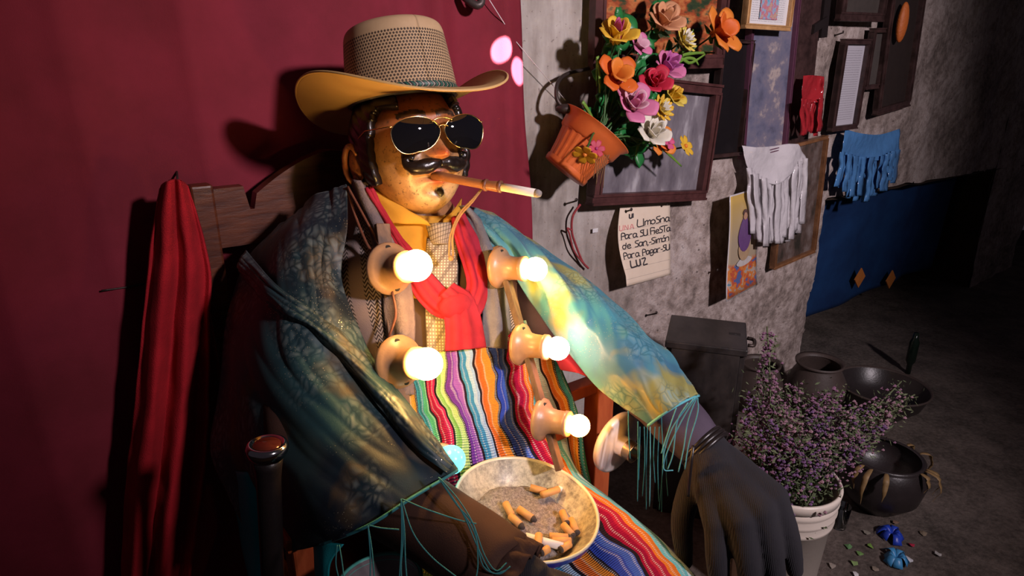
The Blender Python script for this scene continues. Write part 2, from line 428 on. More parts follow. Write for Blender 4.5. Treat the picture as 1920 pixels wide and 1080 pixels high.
MT['enamel'] = n.set(Base_Color=n.mix(n.step(n.math('ADD', n.math('MULTIPLY', a, .6), n.math('MULTIPLY', b, .4)), .42, .58), (.55, .52, .42), (.17, .155, .125)), Roughness=.4)
# ------------------------------------------------------------------ setting: wall with a dark recess, floor
SE, ZT = Wc(1548, 372)
def wall_h(s, z):
    k = min(1, max(0, (s - .35) / .5))
    p = V((s, z, 3.3))
    return .012 * noise.noise(p * 1.7) + k * (.020 * noise.noise(p * 5) + .006 * noise.noise(p * 14)) + .002 * noise.noise(p * 12)
def edge_s(z): return SE + .02 * noise.noise(V((0, z * 6, 1))) + .012 * noise.noise(V((3, z * 25, 1)))
def edge_z(s): return ZT + .015 * noise.noise(V((s * 6, 5, 1))) - .02 * (s - SE)
def build_wall():
    mb = MB(); st = .02
    ss = [-1.9 + st * i for i in range(int(6.6 / st) + 1)]; zs = [-.02 + st * i for i in range(156)]
    idx = {}
    for j, z in enumerate(zs):
        for i, s in enumerate(ss):
            # snap the grid to the ragged edge of the recess
            s2, z2 = s, z
            if z < edge_z(s) and abs(s - edge_s(z)) < st * .5: s2 = edge_s(z)
            if s > SE and abs(z - edge_z(s)) < st * .5: z2 = edge_z(s)
            idx[i, j] = len(mb.v); mb.v.append(wp(s2, z2, wall_h(s2, z2)))
    for j in range(len(zs) - 1):
        for i in range(len(ss) - 1):
            if SE + 2.1 > ss[i] + st / 2 > edge_s(zs[j]) and zs[j] + st / 2 < edge_z(ss[i]): continue
            mb.f.append((idx[i, j], idx[i + 1, j], idx[i + 1, j + 1], idx[i, j + 1]))
    tag(mb.build('wall_back', MT['plaster']), 'stained grey plaster wall with crumbling adobe patches', kind='structure')
    # reveal and inner faces of the recess
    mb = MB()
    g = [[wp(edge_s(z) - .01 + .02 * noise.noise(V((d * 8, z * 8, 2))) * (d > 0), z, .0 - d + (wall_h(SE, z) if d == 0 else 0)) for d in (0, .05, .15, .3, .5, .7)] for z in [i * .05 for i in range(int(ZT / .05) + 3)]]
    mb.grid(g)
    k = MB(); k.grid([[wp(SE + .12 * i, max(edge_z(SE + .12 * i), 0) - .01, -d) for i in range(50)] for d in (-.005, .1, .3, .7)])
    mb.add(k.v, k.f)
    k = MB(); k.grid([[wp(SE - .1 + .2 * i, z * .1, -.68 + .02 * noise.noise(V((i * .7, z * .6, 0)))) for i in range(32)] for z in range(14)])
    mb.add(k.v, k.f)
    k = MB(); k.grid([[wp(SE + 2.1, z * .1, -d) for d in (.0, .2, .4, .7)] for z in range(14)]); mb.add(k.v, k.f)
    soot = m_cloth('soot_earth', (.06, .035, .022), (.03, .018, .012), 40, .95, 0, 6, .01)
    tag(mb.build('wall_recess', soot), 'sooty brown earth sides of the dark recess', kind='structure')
    n = N('earth_floor'); co = n.coord(); a = n.noise(co, 5, 6, .7); b = n.noise(co, 60, 4, .7)
    n.bump(n.math('ADD', a, b), .5, .01)
    fm = n.set(Base_Color=n.mix(n.step(n.math('ADD', n.math('MULTIPLY', a, .6), n.math('MULTIPLY', b, .4)), .4, .62), (.05, .038, .03), (.16, .125, .105)), Roughness=.85)
    mb = MB(); mb.grid([[(-3 + .1 * i, -2 + .1 * j, .004 * noise.noise(V((i, j, 0)) * .8)) for i in range(90)] for j in range(80)])
    tag(mb.build('floor', fm), 'dirty dark concrete floor strewn with scraps', kind='structure')
build_wall()
# ------------------------------------------------------------------ red curtain on the wall behind the chair
CE0, CZ0 = Wc(957, 0); CE1, CZ1 = Wc(982, 440)
def build_curtain():
    rows = []; nu, nv = 150, 70
    for j in range(nv):
        z = 2.5 - 2.45 * j / (nv - 1); row = []
        s_edge = CE0 + (CE1 - CE0) * (CZ0 - z) / (CZ0 - CZ1) + .004 * math.sin(z * 13)
        for i in range(nu):
            q = i / (nu - 1); s = -1.75 + (s_edge + 1.75) * q
            ph = s * 26 + .55 * math.sin(s * 11) + .22 * z
            broad = math.sin(s * 9.5 + .25 * z + 1.0)
            cr_ = (s * 4.3 + .10 * z + .25 * math.sin(s * 5)) % 1
            h = .040 + .006 * broad + .020 * (1 - abs(2 * cr_ - 1) ** .7) * (.5 + .5 * math.sin(s * 17 + 1) ** 2) + .004 * noise.noise(V((s * 5, z * 3, 0)))
            if s > -.45: h += .006 * math.sin(s * 60 + z)
            row.append(wp(s, z, h))
        rows.append(row)
    tag(MB().grid(rows).build('curtain', MT['curtain'], thick=.002), 'long red cloth curtain hanging on the wall behind the wooden armchair', 'curtain')
build_curtain()
# ------------------------------------------------------------------ wooden armchair
def build_chair():
    def L(a, b, z): return O0 + S * (a - .0875) + F * b + Z * z
    t = thing('wooden_armchair', L(0, 0, 0), 'big carved dark wooden armchair under the seated effigy', 'armchair')
    def bar(name, a0, a1, b0, b1, z0, z1, m='chairwood'):
        MB().box(L((a0 + a1) / 2, (b0 + b1) / 2, (z0 + z1) / 2), S * (a1 - a0) / 2, F * (b1 - b0) / 2, Z * (z1 - z0) / 2).build(name, MT[m], t, smooth=False, bevel=.005)
    for sgn in (-1, 1):
        bar('back_post', sgn * .2775 - .022, sgn * .2775 + .022, -.265, -.22, 0, 1.225)
        bar('front_post', sgn * .2775 - .027, sgn * .2775 + .027, .17, .23, 0, .665, 'orangewood')
        bar('armrest', sgn * .2775 - .04, sgn * .2775 + .04, -.22, .25, .665, .695, 'orangewood')
        bar('side_rail', sgn * .2775 - .015, sgn * .2775 + .015, -.22, .17, .40, .47)
    bar('seat', -.27, .27, -.22, .23, .44, .485)
    bar('front_rail', -.25, .25, .19, .22, .36, .44)
    # top rail with an ogee crest and a notch near each end
    top = []
    for i in range(61):
        a = -.256 + .512 * i / 60; q = abs(a)
        z = 1.215 if q > .180 else 1.19 + .085 * (1 - (q / .180) ** 1.6)
        if .172 < q < .190: z = 1.165
        top.append((a, z))
    mb = MB()
    for b in (-.262, -.228):
        for a, z in top: mb.v.append(L(a, b, z))
        for a, z in top: mb.v.append(L(a, b, 1.09))
    k = 61
    for i in range(60):
        mb.f += [(i, i + 1, k + i + 1, k + i), (2 * k + i, 3 * k + i, 3 * k + i + 1, 2 * k + i + 1), (i, 2 * k + i, 2 * k + i + 1, i + 1), (k + i, k + i + 1, 3 * k + i + 1, 3 * k + i)]
    mb.build('crest_rail', MT['chairwood'], t, smooth=False)
    bar('lower_rail', -.256, .256, -.26, -.23, .62, .69)
    for i in range(5):
        a = -.18 + .09 * i; bar('back_spindle', a - .016, a + .016, -.255, -.235, .69, 1.09)
build_chair()
# ------------------------------------------------------------------ the effigy
def tors(z):
    k = min(1, max(0, (z - 1.03) / .17)); k = k * k * (3 - 2 * k)
    return .215 * (1 - k) + .085 * k, .145 * (1 - k) + .08 * k, max(-.03, .30 * (1.1 - z)) if z < 1.2 else -.03
def T(px, py, off=0):
    d = ray(px, py); best = None; t0 = .7
    def g(t):
        p = CAM + d * t; q = p - O0; a = q.dot(S); b = q.dot(F); hw, hd, bc = tors(p.z)
        return (a / (hw + off)) ** 2 + ((b - bc) / (hd + off)) ** 2 - 1
    t = t0; mn = (1e9, t)
    while t < 2:
        v = g(t)
        if v < mn[0]: mn = (v, t)
        if v <= 0:
            lo, hi = t - .01, t
            for _ in range(12):
                m = (lo + hi) / 2
                if g(m) <= 0: hi = m
                else: lo = m
            return CAM + d * hi
        t += .01
    return CAM + d * mn[1]
def Tsheet(name, rows, mat, parent, off=.01, bulge=0, nu=16, nv=40, amp=0, scale=20, thick=.004, folds=0, fa=0):
    rr = []
    for r in rows:
        k = len(r) - 1
        rr.append([T(x, y, off + bulge * math.sin(math.pi * i / k)) for i, (x, y) in enumerate(r)])
    return sheet(name, rr, mat, parent, nu, nv, amp, scale, thick, folds, fa)
def dense(rows, n=5): # widen two-point rows to n points
    return [[(r[0][0] + (r[-1][0] - r[0][0]) * i / (n - 1), r[0][1] + (r[-1][1] - r[0][1]) * i / (n - 1)) for i in range(n)] for r in rows]
HC = P(769, 280, 1.317)
ha = R(35); Fh = V((math.sin(ha), -math.cos(ha), 0)); Sh = V((math.cos(ha), math.sin(ha), 0))
HM = Matrix.Translation(HC) @ Matrix((( Sh.x, Fh.x, 0), (Sh.y, Fh.y, 0), (0, 0, 1))).to_4x4() @ Matrix.Rotation(R(6), 4, 'X')
def G(x, z, cx, cz, rx, rz): return math.exp(-((x - cx) / rx) ** 2 - ((z - cz) / rz) ** 2)
def face_pt(th, ph):
    # th azimuth (0 = front, + = his left), ph polar from top
    sx, sy, sz = math.sin(ph) * math.sin(th), math.sin(ph) * math.cos(th), math.cos(ph)
    e = 2.8
    n_ = (abs(sx) ** e + abs(sy) ** e) ** (1 / e) if (sx or sy) else 1
    h_ = math.hypot(sx, sy); q = (h_ / n_) if n_ else 1
    x = .100 * sx * (1 + (q - 1) * .5); y = .112 * sy * (1 + (q - 1) * .4); z = .138 * sz
    jaw = max(0, min(1, (-z - .02) / .11))
    x *= 1 - .07 * jaw ** 2; y *= 1 - .03 * jaw
    if y > 0 and z < 0: y += .012 * max(0, min(1, -z / .1)) * min(1, y / .06)
    if z < -.07 and y < .02: z += .0
    f = max(0, min(1, y / .06))
    if f > 0:
        d = 0
        nose = max(0, min(1, (.050 - z) / .055)) * max(0, min(1, (z + .022) / .010))
        d += .026 * math.exp(-(x / .0125) ** 2) * nose
        d += .014 * G(x, z, 0, -.004, .016, .012)
        for sg in (-1, 1):
            d += .012 * G(x, z, sg * .017, -.010, .009, .009)
            d -= .011 * G(x, z, sg * .036, .036, .022, .016)
            d += .007 * G(x, z, sg * .036, .036, .014, .009)
            d += .006 * G(x, z, sg * .033, .064, .026, .010)
            d += .007 * G(x, z, sg * .056, -.005, .025, .03)
            d -= .004 * G(x, z, sg * .036, -.052, .012, .015)
        d += .010 * G(x, z, 0, -.041, .026, .007) + .011 * G(x, z, 0, -.060, .023, .008) - .008 * G(x, z, 0, -.050, .024, .004)
        d += .012 * G(x, z, 0, -.100, .032, .022) - .004 * G(x, z, 0, -.077, .025, .008)
        d += .004 * G(x, z, 0, -.03, .045, .016)
        y += d * f
    return V((x, y, z))
def face_col(p):
    x, y, z = p
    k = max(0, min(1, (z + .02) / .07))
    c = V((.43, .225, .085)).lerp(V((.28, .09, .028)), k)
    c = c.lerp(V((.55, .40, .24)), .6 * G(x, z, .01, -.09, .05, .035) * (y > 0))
    if y > .03:
        nose = G(x, z, 0, -.006, .022, .012); c = c.lerp(V((.50, .10, .03)), min(1, nose * .9))
        c = c.lerp(V((.42, .10, .06)), min(1, 1.3 * G(x, z, 0, -.060, .024, .007)))
        c = c.lerp(V((.40, .10, .06)), min(1, G(x, z, 0, -.041, .026, .006)))
        c = c.lerp(V((.02, .01, .008)), min(1, 1.5 * G(x, z, 0, -.0505, .022, .003)))
        for sg in (-1, 1):
            if abs(abs(x) - .036) < .026 and abs(z - (.070 - .25 * abs(abs(x) - .03))) < .0055: c = V((.008, .005, .004))
            if abs(abs(x) - .036) < .014 and abs(z - .036) < .007: c = V((.5, .45, .4))
        if ((x - .004) / .011) ** 2 + ((z + .082) / .010) ** 2 < 1: c = V((.05, .045, .045))
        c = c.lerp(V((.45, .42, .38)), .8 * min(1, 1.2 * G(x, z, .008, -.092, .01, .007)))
    return c
def hair_mask(p):
    x, y, z = p
    if y > .085 and z > .099: return True
    if z > .0 and y < .040 + .35 * max(0, z - .045): return True
    if z > .075 and y < .085 and abs(x) > .052 - .2 * (z - .075): return True
    if z > .104: return True
    if abs(x) > .045 and .012 < y < .046 and z > -.058: return True
    if y < -.045 and z > -.07: return True
    return False
def build_effigy():
    t = thing('seated_effigy', L(0, .05, 0), 'life-size seated wooden effigy with black moustache, draped in shawls and scarves', 'effigy')
    # body: fused trunk, limbs, neck, feet
    mb = MB()
    rings = []
    for z in (.50, .56, .64, .72, .8, .88, .96, 1.02, 1.07, 1.11, 1.15, 1.19):
        hw, hd, bc = tors(z); rings.append([L(hw * .93 * math.cos(a), bc + hd * .93 * math.sin(a), z) for a in [2 * math.pi * k / 28 for k in range(28)]])
    vs = [p for r in rings for p in r]
    fs = [(i * 28 + k, i * 28 + (k + 1) % 28, (i + 1) * 28 + (k + 1) % 28, (i + 1) * 28 + k) for i in range(len(rings) - 1) for k in range(28)]
    fs += [tuple(range(28))[::-1], tuple((len(rings) - 1) * 28 + k for k in range(28))]
    mb.add(vs, fs)
    SHR, ELR, WRR = P(580, 510, 1.24), P(575, 825, 1.0), P(948, 1072, .80)
    SHL, ELL, WRL = P(925, 500, 1.37), P(1155, 672, 1.22), P(1318, 838, 1.06)
    mb.tube(spline([SHR, (SHR + ELR) / 2, ELR], 8), [.06, .06, .06, .06, .06, .06, .058, .055], 14)
    mb.tube(spline([ELR, WRR], 6), [.055, .054, .05, .046, .042, .04], 14)
    mb.ball(ELR, .057)
    mb.tube(spline([SHL, (SHL + ELL) / 2, ELL], 8), [.06, .06, .06, .06, .058, .056, .054, .052], 14)
    mb.tube(spline([ELL, WRL], 6), [.052, .05, .046, .042, .038, .036], 14)
    mb.ball(ELL, .053); mb.ball(SHR, .062); mb.ball(SHL, .062)
    for sg in (-1, 1):
        hip, kn, ft = L(sg * .1, .12, .515), L(sg * .13, .56, .51), L(sg * .13, .58, .07)
        mb.tube(spline([hip, kn], 8), [.07, .07, .07, .068, .066, .064, .062, .06], 14)
        mb.ball(kn, .062); mb.tube(spline([kn, (kn + ft) / 2, ft], 8), [.06, .06, .062, .06, .054, .048, .042, .04], 14)
        mb.ball(ft + F * .07 - Z * .02, (.045, .12, .045), 16, (S, F, Z))
    neck = HM @ V((0, -.015, -.1)); mb.tube([neck + Z * .03, neck - Z * .02, neck - Z * .12], [.07, .072, .08], 18)
    me = fuse(mb, .012, 3)
    bm = bmesh.new(); bm.from_mesh(me); bpy.data.meshes.remove(me)
    # head
    NU, NV = 220, 170; pts = []
    for j in range(NV):
        for i in range(NU):
            th = -math.pi + 2 * math.pi * i / NU; th = th - .45 * math.sin(th)
            pts.append(face_pt(th, .02 + (math.pi - .04) * j / (NV - 1)))
    hf = [(j * NU + i, j * NU + (i + 1) % NU, (j + 1) * NU + (i + 1) % NU, (j + 1) * NU + i) for j in range(NV - 1) for i in range(NU)]
    cols = {}
    lay = bm.loops.layers.float_color.new('paint')
    base = V((.30, .14, .06))
    for f in bm.faces:
        for lp in f.loops: lp[lay] = (*base, 1)
    def addpart(vs_, fs_, colf):
        bv = [bm.verts.new(HM @ v) for v in vs_]
        for f in fs_:
            try: ff = bm.faces.new([bv[k] for k in f])
            except ValueError: continue
            for lp, k in zip(ff.loops, f): lp[lay] = (*colf(vs_[k]), 1)
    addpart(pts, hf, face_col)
    for sg in (-1, 1):   # ears
        e = MB(); c = V((sg * .110, -.016, -.022))
        X_ = V((sg * .35, -1, 0)).normalized(); N_ = V((sg, .35, 0)).normalized(); Zt = V((0, 0, 1))
        e.ball(c, (.021, .009, .035), 16, (X_, N_, Zt))
        rim = [c + X_ * (.004 + .021 * math.cos(a)) + Zt * (.036 * math.sin(a)) + N_ * .009 for a in [R(-75 + 25 * i) for i in range(10)]]
        e.tube(rim, [.004, .005, .006, .006, .006, .006, .006, .006, .005, .004], 8)
        e.ball(c + Zt * -.028 + N_ * .004, (.009, .006, .010), 10, (X_, N_, Zt))
        addpart(e.v, e.f, lambda p: V((.42, .15, .05)))
    me = bpy.data.meshes.new('body'); bm.to_mesh(me); bm.free()
    body = link('body', me, MT['face'], t)
    # painted relief hair
    hv = {}; mb = MB()
    bvh = BVHTree.FromPolygons([tuple(p) for p in pts], hf)
    mask = [hair_mask(p) for p in pts]
    def hp(k):
        if k not in hv:
            p = pts[k]; nrm = V((p.x / .0094, p.y / .0125, p.z / .019)).normalized()
            hv[k] = len(mb.v); mb.v.append(HM @ (p + nrm * (.009 + .0009 * math.sin(p.z * 300 + p.y * 160) * (abs(p.x) > .03))))
        return hv[k]
    for f in hf:
        if all(mask[k] for k in f): mb.f.append(tuple(hp(k) for k in f))
    o = mb.build('hair', MT['hair'], t, thick=.016); o['label'] = 'glossy black painted hair with sideburns'
    # moustache
    def surf(x, z, off=0):
        hit = bvh.ray_cast(V((x, .3, z)), V((0, -1, 0)))[0]
        return V((x, (hit.y if hit else .09) + off, z))
    mb = MB()
    for sg in (-1, 1):
        path = [(0, -.026), (.010, -.026), (.022, -.028), (.034, -.031), (.046, -.031), (.056, -.027), (.061, -.018), (.056, -.011), (.049, -.014)]
        pp = [HM @ surf(sg * x, z, .003) for x, z in path]
        mb.tube(spline(pp, 26), [.0095 + .0055 * math.sin(math.pi * min(1, i / 18)) - (.004 if i > 20 else 0) for i in range(26)], 10)
    mb.v = [v + V((noise.noise(v * 90), noise.noise(v * 90 + V((3, 0, 0))), noise.noise(v * 90 + V((0, 3, 0))))) * .003 for v in mb.v]
    mb.build('moustache', MT['hair'], t)
    mb = MB(); mb.ball(HM @ surf(.003, -.083, -.001), (.010, .0022, .009), 12); mb.build('chin_tuft', MT['hair'], t)
    # clothing ----------------------------------------------------------------
    rings = []
    for z in (.5, .6, .7, .8, .88, .96, 1.01, 1.05, 1.08, 1.11, 1.13):
        hw, hd, bc = tors(z); rings.append([L((hw + .003) * math.cos(a), bc + (hd + .003) * math.sin(a), z) for a in [2 * math.pi * k / 47 for k in range(48)]])
    MB().grid(rings).build('jacket', MT['jacket'], t, thick=.004)
    Tsheet('shirt', [[(700, 370), (760, 400), (830, 405), (865, 385)], [(725, 420), (775, 440), (830, 440), (865, 430)], [(745, 480), (785, 490), (830, 490), (860, 480)], [(760, 560), (795, 560), (830, 560), (850, 560)]],
           MT['shirt'], t, .006, 0, 24, 24, .004, 25)
    o = Tsheet('shirt_collar', [[(690, 350), (700, 360), (712, 385), (735, 418)], [(735, 375), (742, 388), (750, 405), (760, 420)], [(770, 398), (778, 404), (785, 410), (793, 420)], [(800, 415), (803, 418), (806, 421), (810, 425)]], MT['shirt'], t, .022, .006, 14, 20, .002, 30)
    o = Tsheet('shirt_collar', [[(866, 372), (864, 385), (858, 398), (852, 410)], [(850, 395), (848, 402), (844, 410), (840, 418)], [(830, 415), (830, 418), (829, 420), (828, 424)]], MT['shirt'], t, .024, .004, 14, 16, .002, 30)
    n = N('dotted_tie'); u, v = n.uv()
    fx = n.math('FRACT', n.math('MULTIPLY', u, 11)); fy = n.math('FRACT', n.math('MULTIPLY', v, 46))
    dx = n.math('ABSOLUTE', n.math('SUBTRACT', fx, .5)); dy = n.math('ABSOLUTE', n.math('SUBTRACT', fy, .5))
    dot = n.step(n.math('MAXIMUM', dx, dy), .30, .22)
    st = n.step(n.math('SINE', n.math('ADD', n.math('MULTIPLY', u, 14), n.math('MULTIPLY', v, 40))), .55, .7)
    c = n.mix(dot, (.22, .17, .12), (.55, .47, .36)); c = n.mix(n.math('MULTIPLY', st, .6), c, (.08, .055, .035))
    n.bump(dot, .3, .001); tie_m = n.set(Base_Color=c, Roughness=.5)
    tie = Tsheet('necktie', dense([[(800, 448), (862, 446)], [(797, 500), (858, 500)], [(797, 570), (858, 575)], [(800, 650), (860, 650)], [(805, 690), (858, 690)]]), tie_m, t, .014, .006, 14, 40, .002, 20)
    Tsheet('tie_knot', dense([[(798, 420), (858, 416)], [(803, 435), (853, 433)], [(808, 452), (846, 451)], [(812, 458), (842, 457)]]), tie_m, tie, .018, .018, 14, 14, .001, 20)
    # scarf: two bands meeting in a knot and a tail
    def band(px, wd, off, nm, par, m=MT['scarf']):
        rows = []
        for i, (x, y) in enumerate(px):
            x0, y0 = px[max(i - 1, 0)]; x1, y1 = px[min(i + 1, len(px) - 1)]
            l = math.hypot(x1 - x0, y1 - y0); nx, ny = -(y1 - y0) / l, (x1 - x0) / l; q = wd[i] / 2
            rows.append([T(x - nx * q * k, y - ny * q * k, off + .014 * (1 - k * k)) for k in (-1, -.5, 0, .5, 1)])
        return sheet(nm, rows, m, par, 22, 46, .003, 30, .005, 3, .0022)
    sc = band([(835, 545), (858, 570), (868, 610), (872, 655)], [36, 58, 66, 74], .044, 'scarf', t)
    band([(688, 352), (712, 395), (742, 445), (785, 520), (820, 565), (850, 580)], [16, 16, 18, 44, 50, 40], .030, 'scarf_band', sc)
    band([(858, 405), (872, 445), (888, 490), (897, 535), (882, 575), (860, 590)], [24, 38, 42, 42, 42, 36], .032, 'scarf_band', sc)
    MB().ball(T(853, 573, .048), (.034, .018, .024), 20, (S, F, Z)).build('scarf_knot', MT['scarf'], sc)
    # herringbone wrap and wool lapels
    wrap = Tsheet('herringbone_wrap', dense([[(642, 352), (672, 345)], [(638, 410), (700, 410)], [(630, 480), (728, 480)], [(630, 560), (745, 560)], [(660, 640), (755, 640)], [(690, 720), (765, 720)], [(700, 780), (770, 780)]], 6), MT['herring'], t, .024, .006, 40, 60, .004, 14)
    Tsheet('wrap_side', dense([[(872, 392), (925, 425)], [(890, 430), (960, 440)], [(905, 490), (1000, 490)], [(925, 560), (1030, 550)], [(940, 620), (1045, 600)], [(950, 680), (1060, 650)]], 6), MT['herring'], wrap, .020, .004, 40, 50, .004, 14)
    Tsheet('wool_lapel', dense([[(655, 335), (690, 342)], [(672, 385), (718, 400)], [(700, 450), (752, 460)], [(715, 520), (770, 530)], [(722, 600), (778, 600)], [(735, 680), (775, 680)], [(745, 740), (775, 740)]]), MT['fuzzy'], t, .034, .016, 20, 60, .003, 24, .005, 1.5, .003)
    Tsheet('wool_lapel', dense([[(862, 386), (885, 392)], [(880, 420), (915, 425)], [(896, 480), (935, 480)], [(905, 540), (952, 545)], [(905, 600), (958, 605)], [(902, 650), (955, 655)]]), MT['greyfl'], t, .030, .016, 20, 60, .003, 24, .005, 1.5, .003)
    # sleeves
    def sleeve(nm, path, rad, m, amp):
        pts_ = spline(path, 40); k = len(rad) - 1
        rr = [rad[min(int(k * i / 39), k - 1)] * (1 - (k * i / 39 - min(int(k * i / 39), k - 1))) + rad[min(int(k * i / 39) + 1, k)] * (k * i / 39 - min(int(k * i / 39), k - 1)) for i in range(40)]
        b = MB().tube(pts_, rr, 32, False)
        b.v = [v + V((noise.noise(v * 14), noise.noise(v * 14 + V((5, 0, 0))), noise.noise(v * 14 + V((0, 7, 0))))) * amp for v in b.v]
        return b.build(nm, m, t, thick=.004)
    sleeve('sleeve', [SHR, (SHR + ELR) / 2, ELR, ELR.lerp(WRR, .5), WRR], [.066, .068, .070, .067, .061], MT['sleeve_brown'], .010)
    sleeve('sleeve', [SHL, (SHL + ELL) / 2, ELL, ELL.lerp(WRL, .5), WRL], [.066, .064, .062, .060, .046], MT['sleeve_dark'], .010)
    # frilled cuff on the near wrist
    d = (WRR - ELR).normalized(); u = d.orthogonal().normalized(); v_ = d.cross(u)
    g = [[WRR + d * (-.012 + .014 * j) + (u * math.cos(a) + v_ * math.sin(a)) * (.056 + .007 * math.sin(a * 11 + j) * (j + 1) / 3) for a in [2 * math.pi * k / 80 for k in range(81)]] for j in range(4)]
    MB().grid(g).build('cuff_frill', MT['sleeve_brown'], t, thick=.003)
    # gloves: palm plus five fingers, fused
    def glove(wr, kn, tips, thumb, r, mids):
        b = MB()
        b.tube(spline([wr + (wr - kn[1]).normalized() * .02, wr, wr.lerp(kn[1], .4)], 6), [.040, .042, .044, .046, .046, .046], 16)
        for i in range(4):
            b.tube(spline([wr, wr.lerp(kn[i], .5), kn[i]], 7), [.034, .036, .035, .033, .030, .028, .026], 12)
            b.ball(kn[i], .026)
            b.tube(spline([kn[i], mids[i], tips[i]], 10), [r * q for q in (1.2, 1.16, 1.12, 1.1, 1.06, 1.02, .98, .92, .86, .74)], 12)
            b.ball(tips[i], r * .78)
        b.tube(spline([wr.lerp(kn[0], .25)] + thumb, 12), [.028, .029, .028, .026, .025, .024, .023, .022, .021, .020, .018, .015], 12)
        b.ball(thumb[-1], .016)
        me = fuse(b, .0045, 6)
        return link('glove', me, MT['glove'], t)
    glove(WRL, [P(1345, 985, .945), P(1390, 978, .925), P(1428, 958, .93), P(1452, 932, .955)],
          [P(1352, 1118, .93), P(1408, 1126, .90), P(1458, 1110, .895), P(1490, 1068, .92)],
          [P(1300, 905, 1.03), P(1279, 975, 1.0), P(1284, 1052, .98)], .0205,
          [P(1346, 1055, .92), P(1402, 1055, .90), P(1447, 1040, .905), P(1477, 1005, .93)])
    k0 = WRR + V((.07, -.06, -.03))
    sd = V((.5, .8, 0)).normalized()
    glove(WRR + d * .02, [k0 + sd * q for q in (.035, .012, -.012, -.034)],
          [k0 + sd * q * 1.2 + V((.10, -.035, -.06)) for q in (.035, .012, -.012, -.034)],
          [k0 + sd * .05 + V((-.02, .02, 0)), k0 + sd * .07 + V((.02, 0, -.02)), k0 + sd * .07 + V((.05, -.01, -.03))], .0165,
          [k0 + sd * q * 1.1 + V((.055, -.025, -.018)) for q in (.035, .012, -.012, -.034)])
    # leather thong round the far wrist
    d2 = (WRL - ELL).normalized(); u2 = d2.orthogonal().normalized(); v2 = d2.cross(u2); mb = MB()
    for q in range(3):
        mb.tube([WRL + d2 * (-.004 + .008 * q) + (u2 * math.cos(a) + v2 * math.sin(a)) * (.0475 + .001 * q) for a in [2 * math.pi * k / 30 for k in range(31)]], .0045, 8)
    mb.tube(spline([P(1300, 835, 1.00), P(1296, 868, .985), P(1290, 930, .985)], 12), .003, 6)
    o = mb.build('wrist_thong', MT['cane'], t); o['label'] = 'black cord wound round the wrist'
    # organza shawl halves
    shA = sheet('shawl', [
        [P(648, 345, 1.25), P(612, 360, 1.27), P(570, 385, 1.32), P(530, 415, 1.33), P(505, 440, 1.34)],
        [P(652, 425, 1.165), P(602, 425, 1.165), P(545, 432, 1.175), P(490, 462, 1.25), P(455, 492, 1.285)],
        [P(640, 525, 1.115), P(598, 530, 1.08), P(530, 542, 1.075), P(468, 560, 1.15), P(432, 580, 1.25)],
        [P(680, 640, 1.06), P(620, 662, 1.00), P(540, 682, .985), P(462, 692, 1.06), P(415, 700, 1.19)],
        [P(752, 735, 1.00), P(692, 782, .93), P(602, 815, .905), P(495, 832, .97), P(395, 830, 1.13)],
        [P(815, 825, .945), P(752, 872, .87), P(662, 915, .835), P(560, 932, .88), P(432, 930, 1.08)],
        [P(858, 882, .905), P(775, 932, .832), P(690, 986, .80), P(600, 1022, .83), P(485, 1040, 1.0)]],
        MT['organza_a'], t, 110, 140, .010, 7, .003, wr=(-.0036, 4.2, 1.4, 2.0, 4))
    shA['label'] = 'floral organza shawl half over the near arm, shade put into its colour'
    # a rolled fold lying across it
    sheet('shawl_fold', [[P(462, 470, 1.27), P(452, 495, 1.23), P(455, 520, 1.24)], [P(520, 535, 1.075), P(512, 560, 1.055), P(515, 585, 1.065)], [P(600, 592, 1.03), P(590, 612, 1.01), P(590, 632, 1.02)],
                         [P(680, 660, 1.03), P(668, 680, .99), P(662, 702, .985)], [P(745, 735, .99), P(730, 752, .95), P(718, 772, .945)], [P(800, 805, .94), P(788, 822, .905), P(775, 838, .90)], [P(850, 870, .905), P(845, 878, .89), P(838, 888, .875)]], MT['organza_a'], shA, 30, 110, .004, 20, .003, wr=(.003, 3, 2.5, 1, 2))
    shB = sheet('shawl', [
        [P(872, 415, 1.31), P(882, 400, 1.33), P(890, 392, 1.40), P(880, 388, 1.5)],
        [P(938, 480, 1.255), P(965, 455, 1.265), P(985, 447, 1.36), P(980, 446, 1.5)],
        [P(995, 570, 1.215), P(1045, 535, 1.20), P(1082, 520, 1.29), P(1088, 520, 1.45)],
        [P(1052, 645, 1.18), P(1118, 608, 1.135), P(1170, 595, 1.21), P(1178, 600, 1.38)],
        [P(1115, 715, 1.13), P(1180, 682, 1.075), P(1238, 665, 1.14), P(1245, 670, 1.28)],
        [P(1215, 798, 1.065), P(1250, 772, 1.03), P(1292, 748, 1.055), P(1310, 742, 1.12)]],
        MT['organza_b'], t, 100, 140, .010, 8, .003, wr=(-.0065, 4.0, 2.2, 3.5, 9))
    shB['label'] = 'turquoise glittering organza shawl half over the far arm'
    o = sheet('shawl_end', [[P(425, 880, 1.12), P(455, 885, 1.02), P(490, 890, 1.0)], [P(445, 980, 1.1), P(475, 985, 1.0), P(510, 990, .99)], [P(470, 1110, 1.08), P(490, 1115, .99), P(520, 1120, .98)]], MT['teal'], shA, 20, 20, .01, 9, .003)
    sheet('shawl_end', [[P(588, 1010, .86), P(615, 1018, .83), P(642, 1022, .815)], [P(590, 1050, .86), P(604, 1055, .83), P(620, 1055, .82)], [P(592, 1110, .86), P(600, 1110, .83), P(612, 1110, .82)]], MT['teal'], shA, 16, 16, .006, 18, .003)
    # hem cord and loose fringe threads
    def thr(par, pts_, r=.0011, m='teal_thread'):
        MB().tube(spline(pts_, 24), r, 5).build('fringe_thread', MT[m], par)
    thr(shA, [P(858, 882, .900), P(775, 932, .827), P(690, 986, .795), P(600, 1022, .825)], .003)
